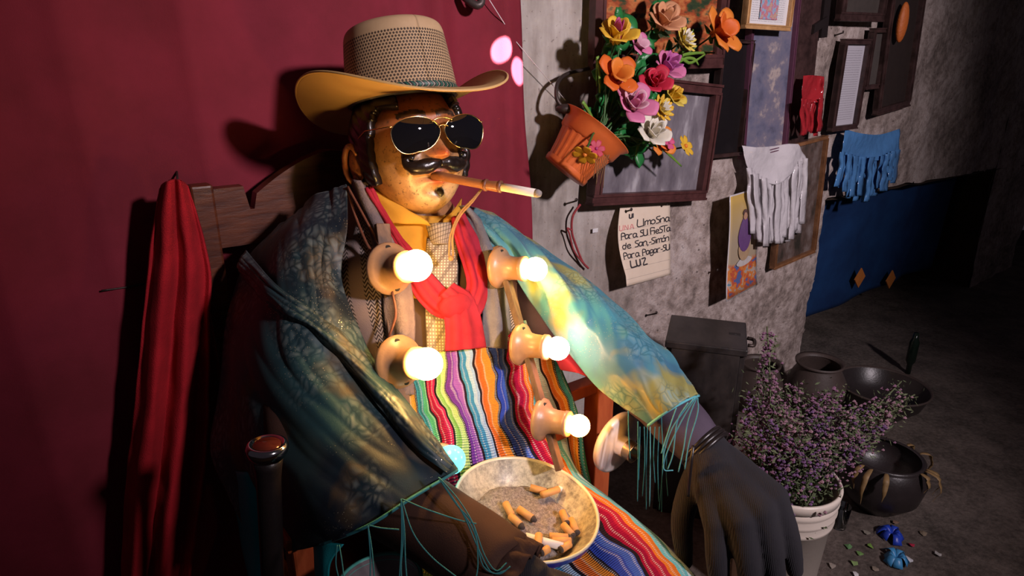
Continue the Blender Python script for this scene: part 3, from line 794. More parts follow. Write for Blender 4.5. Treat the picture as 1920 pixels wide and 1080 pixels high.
    thr(shB, [P(1215, 798, 1.06), P(1250, 772, 1.025), P(1292, 748, 1.05), P(1310, 742, 1.115)], .003, 'blue_thread')
    for pl in ([(822, 895), (860, 950), (890, 1000), (905, 1060), (935, 1076), (957, 1062)], [(822, 895), (866, 960), (893, 1020), (920, 1072), (948, 1070)], [(822, 895), (855, 945), (888, 985), (896, 1050), (892, 1090)], [(824, 896), (858, 935), (886, 980), (908, 1040), (930, 1070), (950, 1055)],
               [(752, 935), (756, 1000), (752, 1060), (754, 1100)], [(752, 935), (758, 990), (760, 1050), (764, 1100)], [(754, 936), (800, 955), (860, 975), (893, 982)], [(754, 940), (775, 1000), (810, 1045), (860, 1085)], [(752, 936), (753, 1010), (748, 1095)],
               [(690, 985), (697, 1030), (702, 1085)], [(690, 985), (694, 1040), (694, 1095)], [(692, 985), (715, 990), (748, 993)], [(632, 1022), (630, 1060), (640, 1100)], [(636, 1022), (642, 1060), (646, 1100)]):
        thr(shA, [P(x, y, max(.60, .815 - .00042 * (y - 900) * 1.2 + (.02 if x > 800 else 0))) for x, y in pl])
    for pl in ([(1306, 745), (1290, 790), (1282, 840), (1272, 885)], [(1304, 745), (1275, 795), (1250, 850), (1245, 880), (1262, 882)], [(1300, 748), (1262, 800), (1246, 845), (1243, 870)], [(1308, 746), (1308, 775), (1292, 830), (1284, 880)], [(1268, 765), (1256, 800), (1240, 850)], [(1290, 755), (1270, 790), (1262, 850), (1252, 880)]):
        thr(shB, [P(x, y, .975) for x, y in pl], .0011, 'blue_thread')
    for x, y0, y1 in ((1200, 800, 900), (1208, 800, 930), (1219, 800, 950), (1228, 800, 905), (1236, 800, 940), (1244, 840, 960), (1250, 850, 930), (1214, 798, 955), (1178, 770, 860), (1196, 790, 940), (1240, 780, 955)):
        thr(shB, [P(x, y0, 1.06), P(x + random.uniform(-3, 3), (y0 + y1) / 2, 1.05), P(x + random.uniform(-4, 4), y1, 1.05)], 0.001, 'blue_thread' if x % 2 else 'teal_thread')
    # maroon cloth under the far arm
    o = sheet('jacket_hem', [[P(1025, 640, 1.20), P(1050, 655, 1.19), P(1080, 650, 1.21)], [P(1040, 670, 1.19), P(1070, 680, 1.175), P(1100, 690, 1.20)], [P(1050, 695, 1.19), P(1085, 700, 1.17), P(1118, 712, 1.19)]], MT['maroon'], t, 20, 20, .012, 16, .004)
    return t
build_effigy()
# ------------------------------------------------------------------ woven striped blanket over the lap
def build_blanket():
    rows = [[T(x, y, .030) for x, y in ((720, 735), (765, 685), (805, 664), (850, 658), (900, 650), (945, 632), (985, 600), (1025, 602))],
            [T(x, y, .026) for x, y in ((735, 790), (780, 755), (815, 742), (855, 735), (905, 730), (958, 715), (1010, 698), (1050, 690))],
            [T(x, y, .030) for x, y in ((760, 850), (800, 830), (840, 815), (880, 810), (930, 805), (985, 800), (1045, 790), (1085, 780))]]
    def lap(b, z, sag, wl=-.30, wr=.30):
        r = []
        for i in range(8):
            q = i / 7; a = wl + (wr - wl) * q
            bump = .012 * (math.cos((abs(a) - .12) * 14)) if abs(a) < .25 else -.05
            edge = max(0, abs(a) - .2) * 1.3
            r.append(L(a, b, z + bump - edge - sag))
        return r
    rows += [lap(.32, .622, 0, -.24, .26), lap(.42, .602, 0, -.28, .28), lap(.55, .592, 0, -.3, .3), lap(.64, .56, 0), lap(.69, .47, 0), lap(.70, .25, 0)]
    g = ripple(loft(rows, 120, 140), .008, 9, 9, .0018)
    tag(MB().grid(g).build('striped_blanket', MT['blanket'], thick=.004), 'multicoloured striped handwoven blanket spread over the effigy lap', 'blanket')
build_blanket()
# ------------------------------------------------------------------ straw hat
def build_hat():
    hm = HM @ Matrix.Translation((0, -.012, .094)) @ Matrix.Rotation(R(7), 4, 'X')
    t = thing('straw_hat', hm @ V((0, 0, 0)), 'tan straw cowboy hat with open-weave crown and curled brim on the effigy head', 'hat')
    NA = 120
    def ring(rx, ry, z, zf=None): return [hm @ V((rx * math.sin(2 * math.pi * k / NA), ry * math.cos(2 * math.pi * k / NA), z if zf is None else zf(2 * math.pi * k / NA))) for k in range(NA + 1)]
    rows = []
    prof = [(.107, 0), (.106, .02), (.103, .05), (.1, .08), (.097, .105), (.094, .122), (.088, .132), (.075, .137), (.055, .134), (.03, .128), (.004, .126)]
    pr = spline([V((r, h, 0)) for r, h in prof], 60)
    for p in pr: rows.append(ring(p.x, p.x * 1.12, p.y + .004))
    mb = MB().grid(rows)
    mb.uv = [(u, min(1, mb_v * 1.0)) for (u, _), mb_v in zip(mb.uv, [q for p in pr for q in [p.y / .137 * .95 if p.x > .09 else 1] * (NA + 1)])]
    mb.build('crown', MT['straw'], t, thick=.002)
    rows = []
    for j in range(30):
        q = j / 29; row = []
        for k in range(NA + 1):
            a = 2 * math.pi * k / NA; s_, c_ = math.sin(a), math.cos(a)
            side = abs(s_) ** 2.2
            rx = .107 + (.215 - .107 - .022 * side) * q; ry = .120 + (.235 - .120) * q
            lift = side * (.050 * q ** 1.7) - (.03 if c_ < 0 else .026) * (c_ * c_) * q ** 1.3
            row.append(hm @ V((rx * s_, ry * c_, lift)))
        rows.append(row)
    MB().grid(rows).build('brim', MT['brim'], t, thick=.003)
    edge = [p for p in rows[-1]]; br = MB().tube(edge, .0026, 6, False).build('brim_binding', MT['brim'], t)
    n = N('braided_band'); u, v = n.uv()
    z_ = n.math('FRACT', n.math('ADD', n.math('MULTIPLY', u, 60), n.math('ABSOLUTE', n.math('SUBTRACT', v, .5))))
    bm_ = n.set(Base_Color=n.ramp(z_, [(0, (.01, .01, .01)), (.35, (.01, .10, .06)), (.6, (.02, .02, .02)), (.85, (.35, .30, .22))], True), Roughness=.5)
    n.bump(z_, .4, .002)
    MB().grid([ring(r, r * 1.12, z) for r, z in ((.107, .004), (.1095, .006), (.1098, .012), (.108, .016))]).build('hat_band', bm_, t)
    MB().tube([hm @ V((.1 * math.sin(a), .112 * math.cos(a), .002)) * 1.0 for a in [2 * math.pi * k / 60 for k in range(61)]], .006, 8, False).build('sweat_band', plain('grey_band', (.12, .10, .09), .6), t)
build_hat()
# ------------------------------------------------------------------ aviator sunglasses
def build_glasses():
    t = thing('sunglasses', HM @ V((0, .11, .03)), 'gold-rimmed aviator sunglasses with dark lenses on the effigy face', 'sunglasses')
    t.empty_display_size = .03
    def lens_pt(sg, a, q):
        c_, s_ = math.cos(a), math.sin(a)
        rx, rz = .0410, .0300
        x = c_ * rx * (1 - .12 * max(-c_, 0) * max(-s_, 0)) ; z = s_ * rz * (1 if s_ < 0 else .82)
        z -= .014 * max(c_, 0) * max(-s_, 0)
        x, z = x * q, z * q
        X_ = sg * (.0505 + x); Z_ = .032 + z
        return V((X_, .143 + .006 * (1 - q * q) - 1.5 * X_ * X_, Z_))
    for sg in (-1, 1):
        g = [[HM @ lens_pt(sg, 2 * math.pi * k / 48, .001 + 1.12 * j / 8) for k in range(49)] for j in range(9)]
        MB().grid(g).build('lens', MT['lens'], t)
        MB().tube([HM @ lens_pt(sg, 2 * math.pi * k / 48, 1.0 + .125) for k in range(49)], .0011, 8, False).build('lens_rim', MT['gold'], t)
        h = lens_pt(sg, R(25), 1.14)
        MB().tube([HM @ p for p in (h, h + V((sg * .006, -.004, .001)), V((sg * .113, .05, .040)), V((sg * .114, -.01, .018)), V((sg * .108, -.03, 0)))], .0013, 6).build('temple', MT['gold'], t)
        MB().ball(HM @ V((sg * .011, .138, .024)), (.002, .004, .006), 10).build('nose_pad', MT['brass'], t)
    for z0, w_ in ((.056, .022), (.040, .010)):
        MB().tube([HM @ V((x, .145 - 1.5 * x * x + .002, z0 - (z0 > .05) * 40 * x * x * .3 + (z0 < .05) * .003 * (1 - (x / .01) ** 2))) for x in [-w_ + 2 * w_ * i / 10 for i in range(11)]], .0013, 6).build('bridge', MT['gold'], t)
build_glasses()
# ------------------------------------------------------------------ cigarette in its holder
def build_cigarette():
    a = P(812, 328, 1.215); b = P(912, 347, 1.16); b2 = P(938, 350, 1.15); c = P(1004, 362, 1.115); d = P(1014, 364, 1.11)
    t = thing('cigarette_holder', a, 'brown wooden cigarette holder tied with twine between the effigy lips', 'cigarette holder')
    MB().tube(spline([a, b, b2], 10), [.0085, .0085, .0083, .0083, .0083, .009, .0095, .010, .010, .0095], 14).build('stem', plain('holder_wood', (.26, .10, .04), .4), t)
    MB().tube([b - (b2 - b) * .12, b + (b2 - b) * .05], .0112, 14).build('ring', MT['wire'], t)
    MB().tube([b2 - (b2 - b) * .1, b2 + (b2 - b) * .08], .0112, 14).build('ring', MT['wire'], t)
    k = MB()
    for q in (0, 1):
        k.tube(spline([P(905, 352, 1.165), P(885, 375 + 4 * q, 1.16), P(862, 400 + 6 * q, 1.165), P(845 + 4 * q, 440, 1.155), P(842 + 8 * q, 480, 1.15)], 18), .0022, 6)
    k.ball(P(846, 484, 1.15), .006, 8); k.build('twine', MT['twine'], t)
    t2 = thing('lit_cigarette', b2, 'white cigarette with ash tip in the wooden holder', 'cigarette')
    MB().tube([b2 - (c - b2) * .1, c], .0075, 14).build('paper_tube', plain('cigarette_paper', (.75, .66, .55), .7, var=.08), t2)
    MB().tube([c, (c + d) / 2, d], [.0074, .0072, .005], 12).build('ash_tip', plain('grey_ash', (.28, .24, .22), .9, bs=300, bd=.003), t2)
build_cigarette()
# ------------------------------------------------------------------ lamp strips on the chest
def socket(par, base, axis, k=1.0, bulb=None, pm='porcelain', nm='lamp_socket'):
    axis = V(axis).normalized()
    so = MB().lathe([(.0, 0), (.046 * k, 0), (.048 * k, .004), (.047 * k, .009), (.040 * k, .014), (.030 * k, .022), (.0265 * k, .034), (.026 * k, .052), (.0285 * k, .055), (.0285 * k, .062), (.023 * k, .063), (.0, .062)], base, axis, 32).build(nm, MT[pm], par)
    u = axis.orthogonal().normalized(); u = (Z - axis * Z.dot(axis)).normalized()
    for sg in (-1, 1):
        MB().lathe([(.0, .0155), (.0055 * k, .0155), (.0055 * k, .011)], base + u * (sg * .037 * k), axis, 12).build('screw_hole', MT['dark'], so)
    if bulb:
        rb, m = bulb
        c = base + axis * (.062 + rb * .95)
        pr = [(.0, -rb * 1.25)] + [(.014, -rb * 1.2), (.017, -rb * .95)] + [(rb * math.sin(R(a)), -rb * math.cos(R(a))) for a in range(40, 181, 10)]
        bo = MB().lathe(pr, c, axis, 24).build('light_bulb', m, so)
    return so
def build_lamps():
    warm = glow('bulb_warm', (1, .56, .16), 95); white = glow('bulb_white', (1, .74, .20), 80); gold_ = glow('bulb_gold', (1, .55, .15), 105)
    pink = glow('bulb_pink', (1, .45, .30), 60); amber = glow('bulb_amber', (1, .42, .08), 70); aqua = glow('bulb_aqua', (.06, .75, .72), 5)
    ax = (F * .9 + S * .15 + Z * .26).normalized()
    t = thing('lamp_strip', T(765, 800, .05), 'wooden slat with two yellow bulbs and an aqua one beside the herringbone wrap', 'lamp strip')
    def slatpath(pts, off, wdt, nm, par):
        pp = [T(x, y, off) for x, y in pts]
        for i in range(len(pp) - 1):
            d = pp[i + 1] - pp[i]; nrm = (F - d * F.dot(d) / d.dot(d)).normalized(); sd = d.cross(nrm).normalized()
            MB().box((pp[i] + pp[i + 1]) / 2, d / 2, sd * wdt, nrm * .006).build(nm, MT['slat'], par, smooth=False, bevel=.0015)
    slatpath([(716, 420), (765, 860)], .076, .014, 'slat', t)
    socket(t, T(728, 504, .084), ax, 1.0, (.0275, warm)); socket(t, T(745, 678, .086), ax, 1.0, (.0275, gold_))
    socket(t, P(846, 862, .985) - ax * .087, ax, .9, (.026, aqua))
    for pl, r_ in (([(650, 352, .06), (668, 410, .066), (692, 465, .072), (712, 480, .075)], .003), ([(652, 350, .062), (690, 420, .07), (716, 470, .076)], .0026), ([(735, 545, .075), (742, 590, .078), (728, 640, .076), (742, 660, .076)], .0025)):
        MB().tube(spline([T(*q) for q in pl], 20), r_, 6).build('lamp_cable', MT['wire'], t)
    t = thing('lamp_strip', T(1045, 875, .06), 'leaning wooden slat with three bulbs across the striped blanket, ending at the bowl', 'lamp strip')
    p0, p1 = T(933, 462, .092), P(1050, 880, 1.045)
    d = p1 - p0; side = V((.94, -.34, 0)); nrm = d.cross(side).normalized(); side2 = nrm.cross(d).normalized()
    MB().box((p0 + p1) / 2, d / 2, side2 * .006, nrm * .013).build('slat', MT['slat'], t, smooth=False, bevel=.0015)
    for px, py, m, rb in ((940, 506, white, .023), (997, 652, pink, .0225), (1058, 792, amber, .021)):
        f = (py - 462) / (880 - 462); base = p0 + d * f + side2 * (.006 if side2.dot(side) > 0 else -.006)
        axr = (side + V((-.08, -.12, .10))).normalized()
        socket(t, base - side * .020, axr, .86, (rb, m))
    # empty white holder on an orange post
    post = MB(); pt = Pz(1121, 705, .74)
    q = P(1121, 790, pt.y)
    tp = thing('wooden_post', V((q.x, q.y, 0)), 'orange-brown wooden post with cross rail standing beside the armchair under the turquoise sleeve', 'post')
    MB().box((q.x, q.y, .37), S * .026, F * .026, Z * .37).build('upright', MT['orangewood'], tp, smooth=False, bevel=.003)
    MB().box(V((q.x, q.y, .725)) - S * .06, S * .09, F * .02, Z * .015).build('cross_rail', MT['orangewood'], tp, smooth=False, bevel=.003)
    ax2 = (V((.66, -.75, -.08))).normalized(); c = P(1152, 826, 1.16)
    te = thing('empty_lamp_holder', c, 'white porcelain lamp holder without a bulb beside the orange wooden post', 'lamp holder')
    MB().lathe([(0, 0), (.066, 0), (.068, .004), (.067, .012), (.060, .015), (.022, .017), (.021, .034), (0, .034)], c, ax2, 40).build('porcelain_base', MT['porcelain_w'], te)
    MB().lathe([(.0205, .030), (.0205, .052), (.022, .054), (.018, .054), (.017, .030), (0, .030)], c, ax2, 28).build('brass_collar', MT['brass'], te)
    MB().lathe([(0, .036), (.012, .036), (.012, .033)], c, ax2, 16).build('contact', MT['dark'], te)
    MB().tube(spline([c - ax2 * .001, c - ax2 * .02 - Z * .02, V((q.x, q.y, .6)) + F * .03], 10), .003, 6).build('flex', MT['wire'], te)
build_lamps()
# ------------------------------------------------------------------ enamel bowl with ash and stubs
def build_bowl():
    c = RP(988, 946, (0, 1.0, .708), Z); BN = (Z + F * .16 + S * .10).normalized()
    t = thing('enamel_bowl', c - BN * .06, 'white enamel bowl with blue rim holding ash and cigarette stubs', 'bowl')
    r = .129
    MB().lathe([(r, 0), (r * .97, -.006), (r * .86, -.026), (r * .74, -.042), (r * .60, -.052), (.0, -.056)], c, BN, 56).build('inner_bowl', MT['enamel'], t)
    MB().lathe([(r * .985, -.002), (r * 1.0, .002), (r * 1.03, .001), (r * 1.03, -.003), (r * 1.0, -.006)], c, BN, 56).build('rim', plain('cream_rim', (.62, .56, .44), .3, var=.1, bump=0), t)
    MB().lathe([(r * 1.032, -.001), (r * 1.02, -.012), (r * .9, -.034), (r * .75, -.052), (r * .6, -.062), (0, -.063)], c, BN, 56).build('outer_bowl', plain('blue_enamel', (.04, .05, .35), .25, var=.15, bump=0), t)
    # ash heap
    u = BN.orthogonal().normalized(); v = BN.cross(u); g = []
    for j in range(34):
        q = j / 33; row = []
        for k in range(101):
            a = 2 * math.pi * k / 100; p = c + (u * math.cos(a) + v * math.sin(a)) * (r * .80 * q)
            h = -.034 + .006 * noise.noise(p * 22) + .004 * noise.noise(p * 60) + .003 * noise.noise(p * 150)
            row.append(p + BN * (h - .012 * max(0, q - .8) * 5))
        g.append(row)
    n = N('cigarette_ash'); co = n.coord(); f = n.noise(co, 180, 5, .8); sp = n.step(n.vor(co, 330), .22, .12)
    n.bump(f, .8, .004)
    am = n.set(Base_Color=n.mix(n.math('MULTIPLY', sp, .6), n.mix(n.step(f, .35, .65), (.10, .085, .085), (.40, .36, .36)), (.65, .63, .62)), Roughness=.95)
    ash = MB().grid(g).build('ash', am, t); ash['kind'] = 'stuff'
    fl = MB()
    for i in range(900):
        a = random.uniform(0, 2 * math.pi); q = math.sqrt(random.random()) * r * .74
        p = c + (u * math.cos(a) + v * math.sin(a)) * q + BN * (-.030 + .006 * noise.noise((c + (u * math.cos(a) + v * math.sin(a)) * q) * 22))
        s_ = random.uniform(.0008, .0024); e = V((random.uniform(-1, 1), random.uniform(-1, 1), random.uniform(-.4, .4))) * s_; e2 = V((random.uniform(-1, 1), random.uniform(-1, 1), random.uniform(-.4, 1))) * s_
        fl.add([p, p + e, p + e2], [(0, 1, 2)])
    o = fl.build('ash_flakes', am, t, smooth=False); o['kind'] = 'stuff'
    # stubs
    fm = plain('filter_tan', (.60, .31, .11), .7, var=.1, scale=90, bump=.1); ch = plain('charred', (.05, .04, .04), .95); wp_ = plain('stub_paper', (.72, .70, .68), .7, var=.05)
    A = c - BN * .024
    st = [((994, 914), (1024, 922), 0), ((1015, 933), (1046, 922), 1), ((948, 944), (960, 968), 0), ((972, 954), (998, 972), 1), ((957, 967), (976, 985), 1), ((1054, 960), (1062, 980), 0), ((1070, 974), (1081, 998), 0),
          ((1056, 984), (1073, 1004), 0), ((1031, 1006), (1064, 1008), 1), ((1035, 1014), (1070, 1015), 0), ((1009, 1008), (1007, 1034), 0), ((1028, 1029), (1016, 1036), 0), ((1068, 1020), (1052, 1030), 0)]
    lab = ['tan cigarette stub touching another at the back of the ash', 'tan cigarette stub with a white ash tip', 'tan cigarette stub half under the brown sleeve', 'lone tan cigarette stub with a charred end in the middle of the ash', 'tan cigarette stub with a charred end beside the brown sleeve',
           'upright tan cigarette stub in the cluster of three', 'outermost tan cigarette stub in the cluster of three by the rim', 'innermost tan cigarette stub in the cluster of three', 'tan cigarette stub of the parallel pair, with grey tip', 'tan cigarette stub of the parallel pair, nearer the white cigarette',
           'tan cigarette stub lying across the white cigarette', 'tan cigarette stub tucked below the white cigarette by the cuff', 'tan cigarette stub against the blue rim']
    for i, ((x0, y0), (x1, y1), tip) in enumerate(st):
        up = BN * (.006 if i in (10, 1) else 0)
        a = RP(x0, y0, A, BN) + up; b = RP(x1, y1, A, BN) + up; d = (b - a).normalized()
        s_ = thing('cigarette_stub', (a + b) / 2, lab[i], 'cigarette', 'cigarette stubs in the bowl')
        MB().tube([a, b], .0068, 12).build('filter', fm, s_)
        MB().tube([b, b + d * .003, b + d * (.009 if tip else .004)], [.0066, .0060, .003], 10).build('burnt_tip', wp_ if (i == 1) else ch, s_)
    a = RP(985, 1006, A, BN); b = RP(1055, 1025, A, BN)
    s_ = thing('white_cigarette', (a + b) / 2, 'long white cigarette lying in the bowl by the near rim', 'cigarette', 'cigarette stubs in the bowl')
    MB().tube([a, b], .0070, 14).build('paper_tube', wp_, s_)
    m_ = a.lerp(b, .45); MB().tube([m_, m_ + (b - a) * .012], .0072, 14).build('band', plain('grey_line', (.35, .33, .33), .7), s_)
build_bowl()
# ------------------------------------------------------------------ red towel, walking stick, enamel pot
def build_left():
    rows = []
    # (left px, right px, py) of the hanging towel
    out = [(300, 352, 336), (290, 368, 400), (278, 392, 500), (268, 392, 600), (258, 390, 720), (245, 385, 850), (235, 372, 960), (228, 350, 1120)]
    for i, (x0, x1, y) in enumerate(out):
        r = []
        for k in range(13):
            q = k / 12
            yy = y + (18 * (abs(q - .55) / .55) ** 2 if i == 0 else 0)
            dep = .17 + .02 * math.sin(q * math.pi) - (.010 + .003 * i) * math.sin(q * 15 + .3 * i)
            r.append(W(x0 + (x1 - x0) * q, yy, dep))
        rows.append(r)
    tag(sheet('red_towel', rows, MT['towel'], None, 70, 90, .004, 14, .006), 'red terry towel hanging from the armchair back post', 'towel')
    kn = V(P(501, 832, .86)); ax = (Z + V((.02, -.05, 0))).normalized()
    foot = V((kn.x - .06, kn.y - .05, 0)); ax = (kn - foot).normalized(); ln = (kn - foot).length
    t = thing('walking_stick', foot, 'black walking stick with a polished silver knob beside the effigy arm', 'walking stick')
    MB().lathe([(.010, 0), (.0165, .3), (.019, ln - .06), (.021, ln - .04), (.024, ln - .02)], foot, ax, 24, True).build('shaft', MT['cane'], t)
    MB().lathe([(.024, ln - .024), (.030, ln - .016), (.032, ln - .006), (.029, ln + .001), (.025, ln + .002), (.022, ln - .002), (0, ln - .003)], foot, ax, 40).build('knob', MT['chrome'], t)
    MB().lathe([(.0215, ln - .001), (.018, ln + .002), (0, ln + .004)], foot, ax, 32).build('knob_cap', plain('red_brown_cap', (.10, .02, .015), .15, .3, bump=0), t)
    MB().lathe([(.013, 0), (.013, .04), (.011, .045)], foot, ax, 20, True).build('ferrule', plain('rubber', (.02, .02, .02), .8), t)
    # enamel pot with teal rim
    c = P(712, 1088, .815); t = thing('enamel_pot', c - Z * .09, 'cream enamel mug with a turquoise rim below the brown sleeve', 'mug')
    ax = (Z - F * .12).normalized(); r = .067
    MB().lathe([(0, -.09), (r * .8, -.09), (r * .92, -.06), (r * .97, 0)], c, ax, 40).build('cup_wall', plain('cream_enamel', (.55, .5, .42), .3, var=.1), t)
    MB().lathe([(r * .93, 0), (r * .88, -.05), (r * .7, -.075), (0, -.078)], c, ax, 40).build('cup_inside', plain('grey_enamel', (.20, .17, .18), .4, var=.2), t)
    MB().lathe([(r * .92, -.008), (r * .95, .002), (r * 1.02, .003), (r * 1.03, -.004), (r * .98, -.012)], c, ax, 40).build('rim', plain('turquoise_enamel', (.10, .42, .36), .3, var=.1, bump=0), t)
    u = (-V((1, 0, 0)) * .9 - V((0, .4, 0))).normalized()
    MB().tube(spline([c + u * r * .98 - Z * .015, c + u * (r + .03) - Z * .01, c + u * (r + .035) - Z * .05, c + u * r * .92 - Z * .065], 16), .006, 8).build('handle', plain('turquoise_enamel', (0, 0, 0)), t)
    # thin wire and nail on the curtain
    tag(MB().tube(spline([W(190, 545, .06), W(240, 538, .058), W(272, 532, .056)], 10), .002, 6).build('wire', MT['nail']), 'thin dark wire running from the curtain behind the red towel', 'wire')
    tag(MB().tube([W(331, 315, .02), W(333, 340, .085)], .0022, 8).build('nail', MT['nail']), 'nail sticking out of the curtain above the red towel', 'nail')
build_left()
# ------------------------------------------------------------------ things hung on the wall
def rect(corners, h):
    c = [V((*Wc(*p), 0)) for p in corners]   # TL TR BR BL in wall coordinates
    ctr = sum(c, V((0, 0, 0))) / 4; u = ((c[1] - c[0]) + (c[2] - c[3])) / 2; v = ((c[0] - c[3]) + (c[1] - c[2])) / 2
    ang = .5 * (math.atan2(u.y, u.x) + math.atan2(v.y, v.x) - math.pi / 2)
    U = S * math.cos(ang) + Z * math.sin(ang); Vv = -S * math.sin(ang) + Z * math.cos(ang)
    return wp(ctr.x, ctr.y, h), U, Vv, u.length / 2, v.length / 2
def frame(name, corners, label, fw, fmat, pic, h=.012, depth=.022, glass=False, inset=.008, cat='picture frame'):
    c, U, Vv, hw, hh = rect(corners, h + .016)
    t = thing(name, c - Vv * hh, label, cat)
    for sg in (-1, 1):
        for (A, B, la, lb) in ((U, Vv, hw, hh), (Vv, U, hh, hw)):
            o_ = c + B * (sg * (lb - fw / 2)) + F * (depth / 2)
            e = MB(); l = la if A is U else la - fw
            e.box(o_, A * l, B * (fw / 2), F * (depth / 2)); e.box(c + B * (sg * (lb - fw * .86)) + F * (depth * .55), A * l, B * (fw * .12), F * (depth * .6))
            e.box(c + B * (sg * (lb - fw * .12)) + F * (depth * .55), A * l, B * (fw * .12), F * (depth * .65))
            e.build('frame_bar', fmat, t, smooth=False)
    g = MB().grid([[c + U * ((hw - fw) * (2 * i / 8 - 1)) + Vv * ((hh - fw) * (1 - 2 * j / 8)) + F * inset for i in range(9)] for j in range(9)])
    p = g.build('picture', pic, t)
    bk = MB().box(c + F * .002, U * (hw - .002), Vv * (hh - .002), F * .002).build('backing_board', MT['darkframe'], t, smooth=False)
    return t, c, U, Vv, hw - fw, hh - fw
def m_pic(name, stops, scale=3, rough=.4, warp=(1, 1, 1)):
    n = N(name); co = n.mapping(n.coord('UV'), warp)
    return n.set(Base_Color=n.ramp(n.noise(co, scale, 5, .6), stops), Roughness=rough)
def m_text(name, lines, base=(.6, .56, .56)):
    n = N(name); u, v = n.uv()
    l = n.step(n.math('ABSOLUTE', n.math('SUBTRACT', n.math('FRACT', n.math('MULTIPLY', v, lines)), .5)), .2, .12)
    w_ = n.step(n.noise(n.mapping(n.coord('UV'), (40, lines * 2, 1)), 1, 1), .42, .5)
    mg = n.math('MULTIPLY', n.step(n.math('ABSOLUTE', n.math('SUBTRACT', u, .5)), .42, .40), n.step(n.math('ABSOLUTE', n.math('SUBTRACT', v, .5)), .46, .44))
    return n.set(Base_Color=n.mix(n.math('MULTIPLY', n.math('MULTIPLY', l, w_), n.math('MULTIPLY', mg, .55)), base, (.1, .09, .1)), Roughness=.6)
def build_wall_things():
    frame('picture_frame', [(1098, -120), (1352, -115), (1328, 128), (1083, 132)], 'large dark framed painting of orange and green foliage behind the artificial flowers', .045, MT['maroonframe'],
          m_pic('foliage_painting', [(.3, (.012, .02, .014)), (.42, (.03, .05, .02)), (.5, (.30, .06, .02)), (.58, (.45, .16, .05)), (.64, (.03, .07, .04)), (.75, (.01, .03, .03))], 5), h=.02)
    n = N('patchy_glass'); co = n.coord('UV'); gl = n.set(Base_Color=n.ramp(n.noise(n.mapping(co, (3, .7, 1)), 2.2, 4), [(.35, (.11, .095, .11)), (.55, (.19, .17, .19)), (.68, (.38, .36, .38))]), Roughness=.16)  # uneven greys across the pane, lighter in places
    frame('glazed_frame', [(1110, 150), (1328, 146), (1292, 367), (1076, 382)], 'dark wooden frame with patchy grey glass under the flower pot', .036, MT['maroonframe'], gl, h=.026, depth=.03)
    frame('picture_frame', [(1336, 75), (1388, 75), (1374, 292), (1312, 290)], 'narrow black picture panel beside the orange lily', .012, MT['darkframe'], plain('black_panel', (.008, .006, .007), .35), h=.012)
    t, c, U, Vv, hw, hh = frame('picture_frame', [(1388, -70), (1474, -70), (1462, 284), (1378, 284)], 'tall glazed panel with painted-in blue grey reflections and purple border', .014, plain('purple_border', (.10, .03, .06), .6, bs=60),
          m_pic('painted_reflection', [(.3, (.06, .065, .10)), (.45, (.13, .13, .19)), (.55, (.17, .155, .20)), (.63, (.40, .33, .30)), (.72, (.15, .12, .16))], 2.2, .25, (1, 2.5, 1)), h=.012)  # mottled reflection in the glass, put into the panel colour
    c, U, Vv, hw, hh = rect([(1480, -60), (1518, -60), (1503, 268), (1463, 270)], .035)
    b = MB().box(c, U * hw, Vv * hh, F * .012).build('wooden_board', MT['darkframe'], None, smooth=False, bevel=.003); tag(b, 'dark upright wooden board next to the tall glazed panel', 'board')
    t, c, U, Vv, hw, hh = frame('certificate_frame', [(1366, -75), (1452, -60), (1440, 66), (1356, 50)], 'light wooden frame with a printed sheet and colourful picture, above the orange lily', .018, MT['goldframe'], m_text('printed_sheet', 26, (.62, .60, .60)), h=.06, depth=.018)
    g = MB().grid([[c + U * (hw * (-.45 + .9 * i / 6)) + Vv * (hh * (.8 - 1.62 * j / 6)) + F * .012 for i in range(7)] for j in range(7)])
    g.build('coloured_print', m_pic('coloured_print', [(.3, (.08, .30, .42)), (.45, (.28, .38, .5)), (.52, (.45, .12, .2)), (.6, (.5, .3, .2)), (.7, (.15, .4, .45))], 6), t)
    frame('text_frame', [(1556, 70), (1607, 78), (1585, 243), (1541, 240)], 'dark narrow frame with a long typed sheet between red and black hangings', .022, MT['darkframe'], m_text('typed_sheet', 34, (.42, .40, .44)), h=.02)
    frame('picture_frame', [(1557, -60), (1640, -50), (1627, 50), (1546, 33)], 'small black frame above the framed typed sheet', .035, MT['darkframe'], plain('dim_picture', (.05, .04, .035), .5), h=.03)
    frame('picture_frame', [(1648, -60), (1712, -60), (1687, 206), (1628, 202)], 'large blackened frame holding an orange ornament', .03, MT['darkframe'], plain('sooty_picture', (.022, .014, .012), .5), h=.02)
    frame('picture_frame', [(1618, 52), (1643, 55), (1632, 167), (1603, 165)], 'slim black frame squeezed between the typed sheet and the blackened frame', .02, MT['darkframe'], plain('grey_picture', (.06, .05, .045), .5), h=.012)
    frame('picture_frame', [(1452, 275), (1531, 250), (1510, 470), (1430, 499)], 'thin brown wooden frame behind the white plastic fringe', .014, MT['brownframe'], m_pic('dim_scene', [(.35, (.03, .025, .02)), (.5, (.09, .06, .05)), (.65, (.16, .13, .12))], 4), h=.014)
    # black strips forming a cross on the wall
    c, U, Vv, hw, hh = rect([(1524, -30), (1536, -30), (1530, 72), (1518, 70)], .045)
    t = thing('black_cross', c, 'black wooden cross beside the dark upright board', 'cross')
    MB().box(c, U * .022, Vv * hh, F * .008).build('upright', MT['cane'], t, smooth=False); 
    c2 = W(1535, 47, .05); MB().box(c2, (U * .95 + Vv * .3).normalized() * .045, Vv * .016, F * .009).build('crossbar', MT['cane'], t, smooth=False)
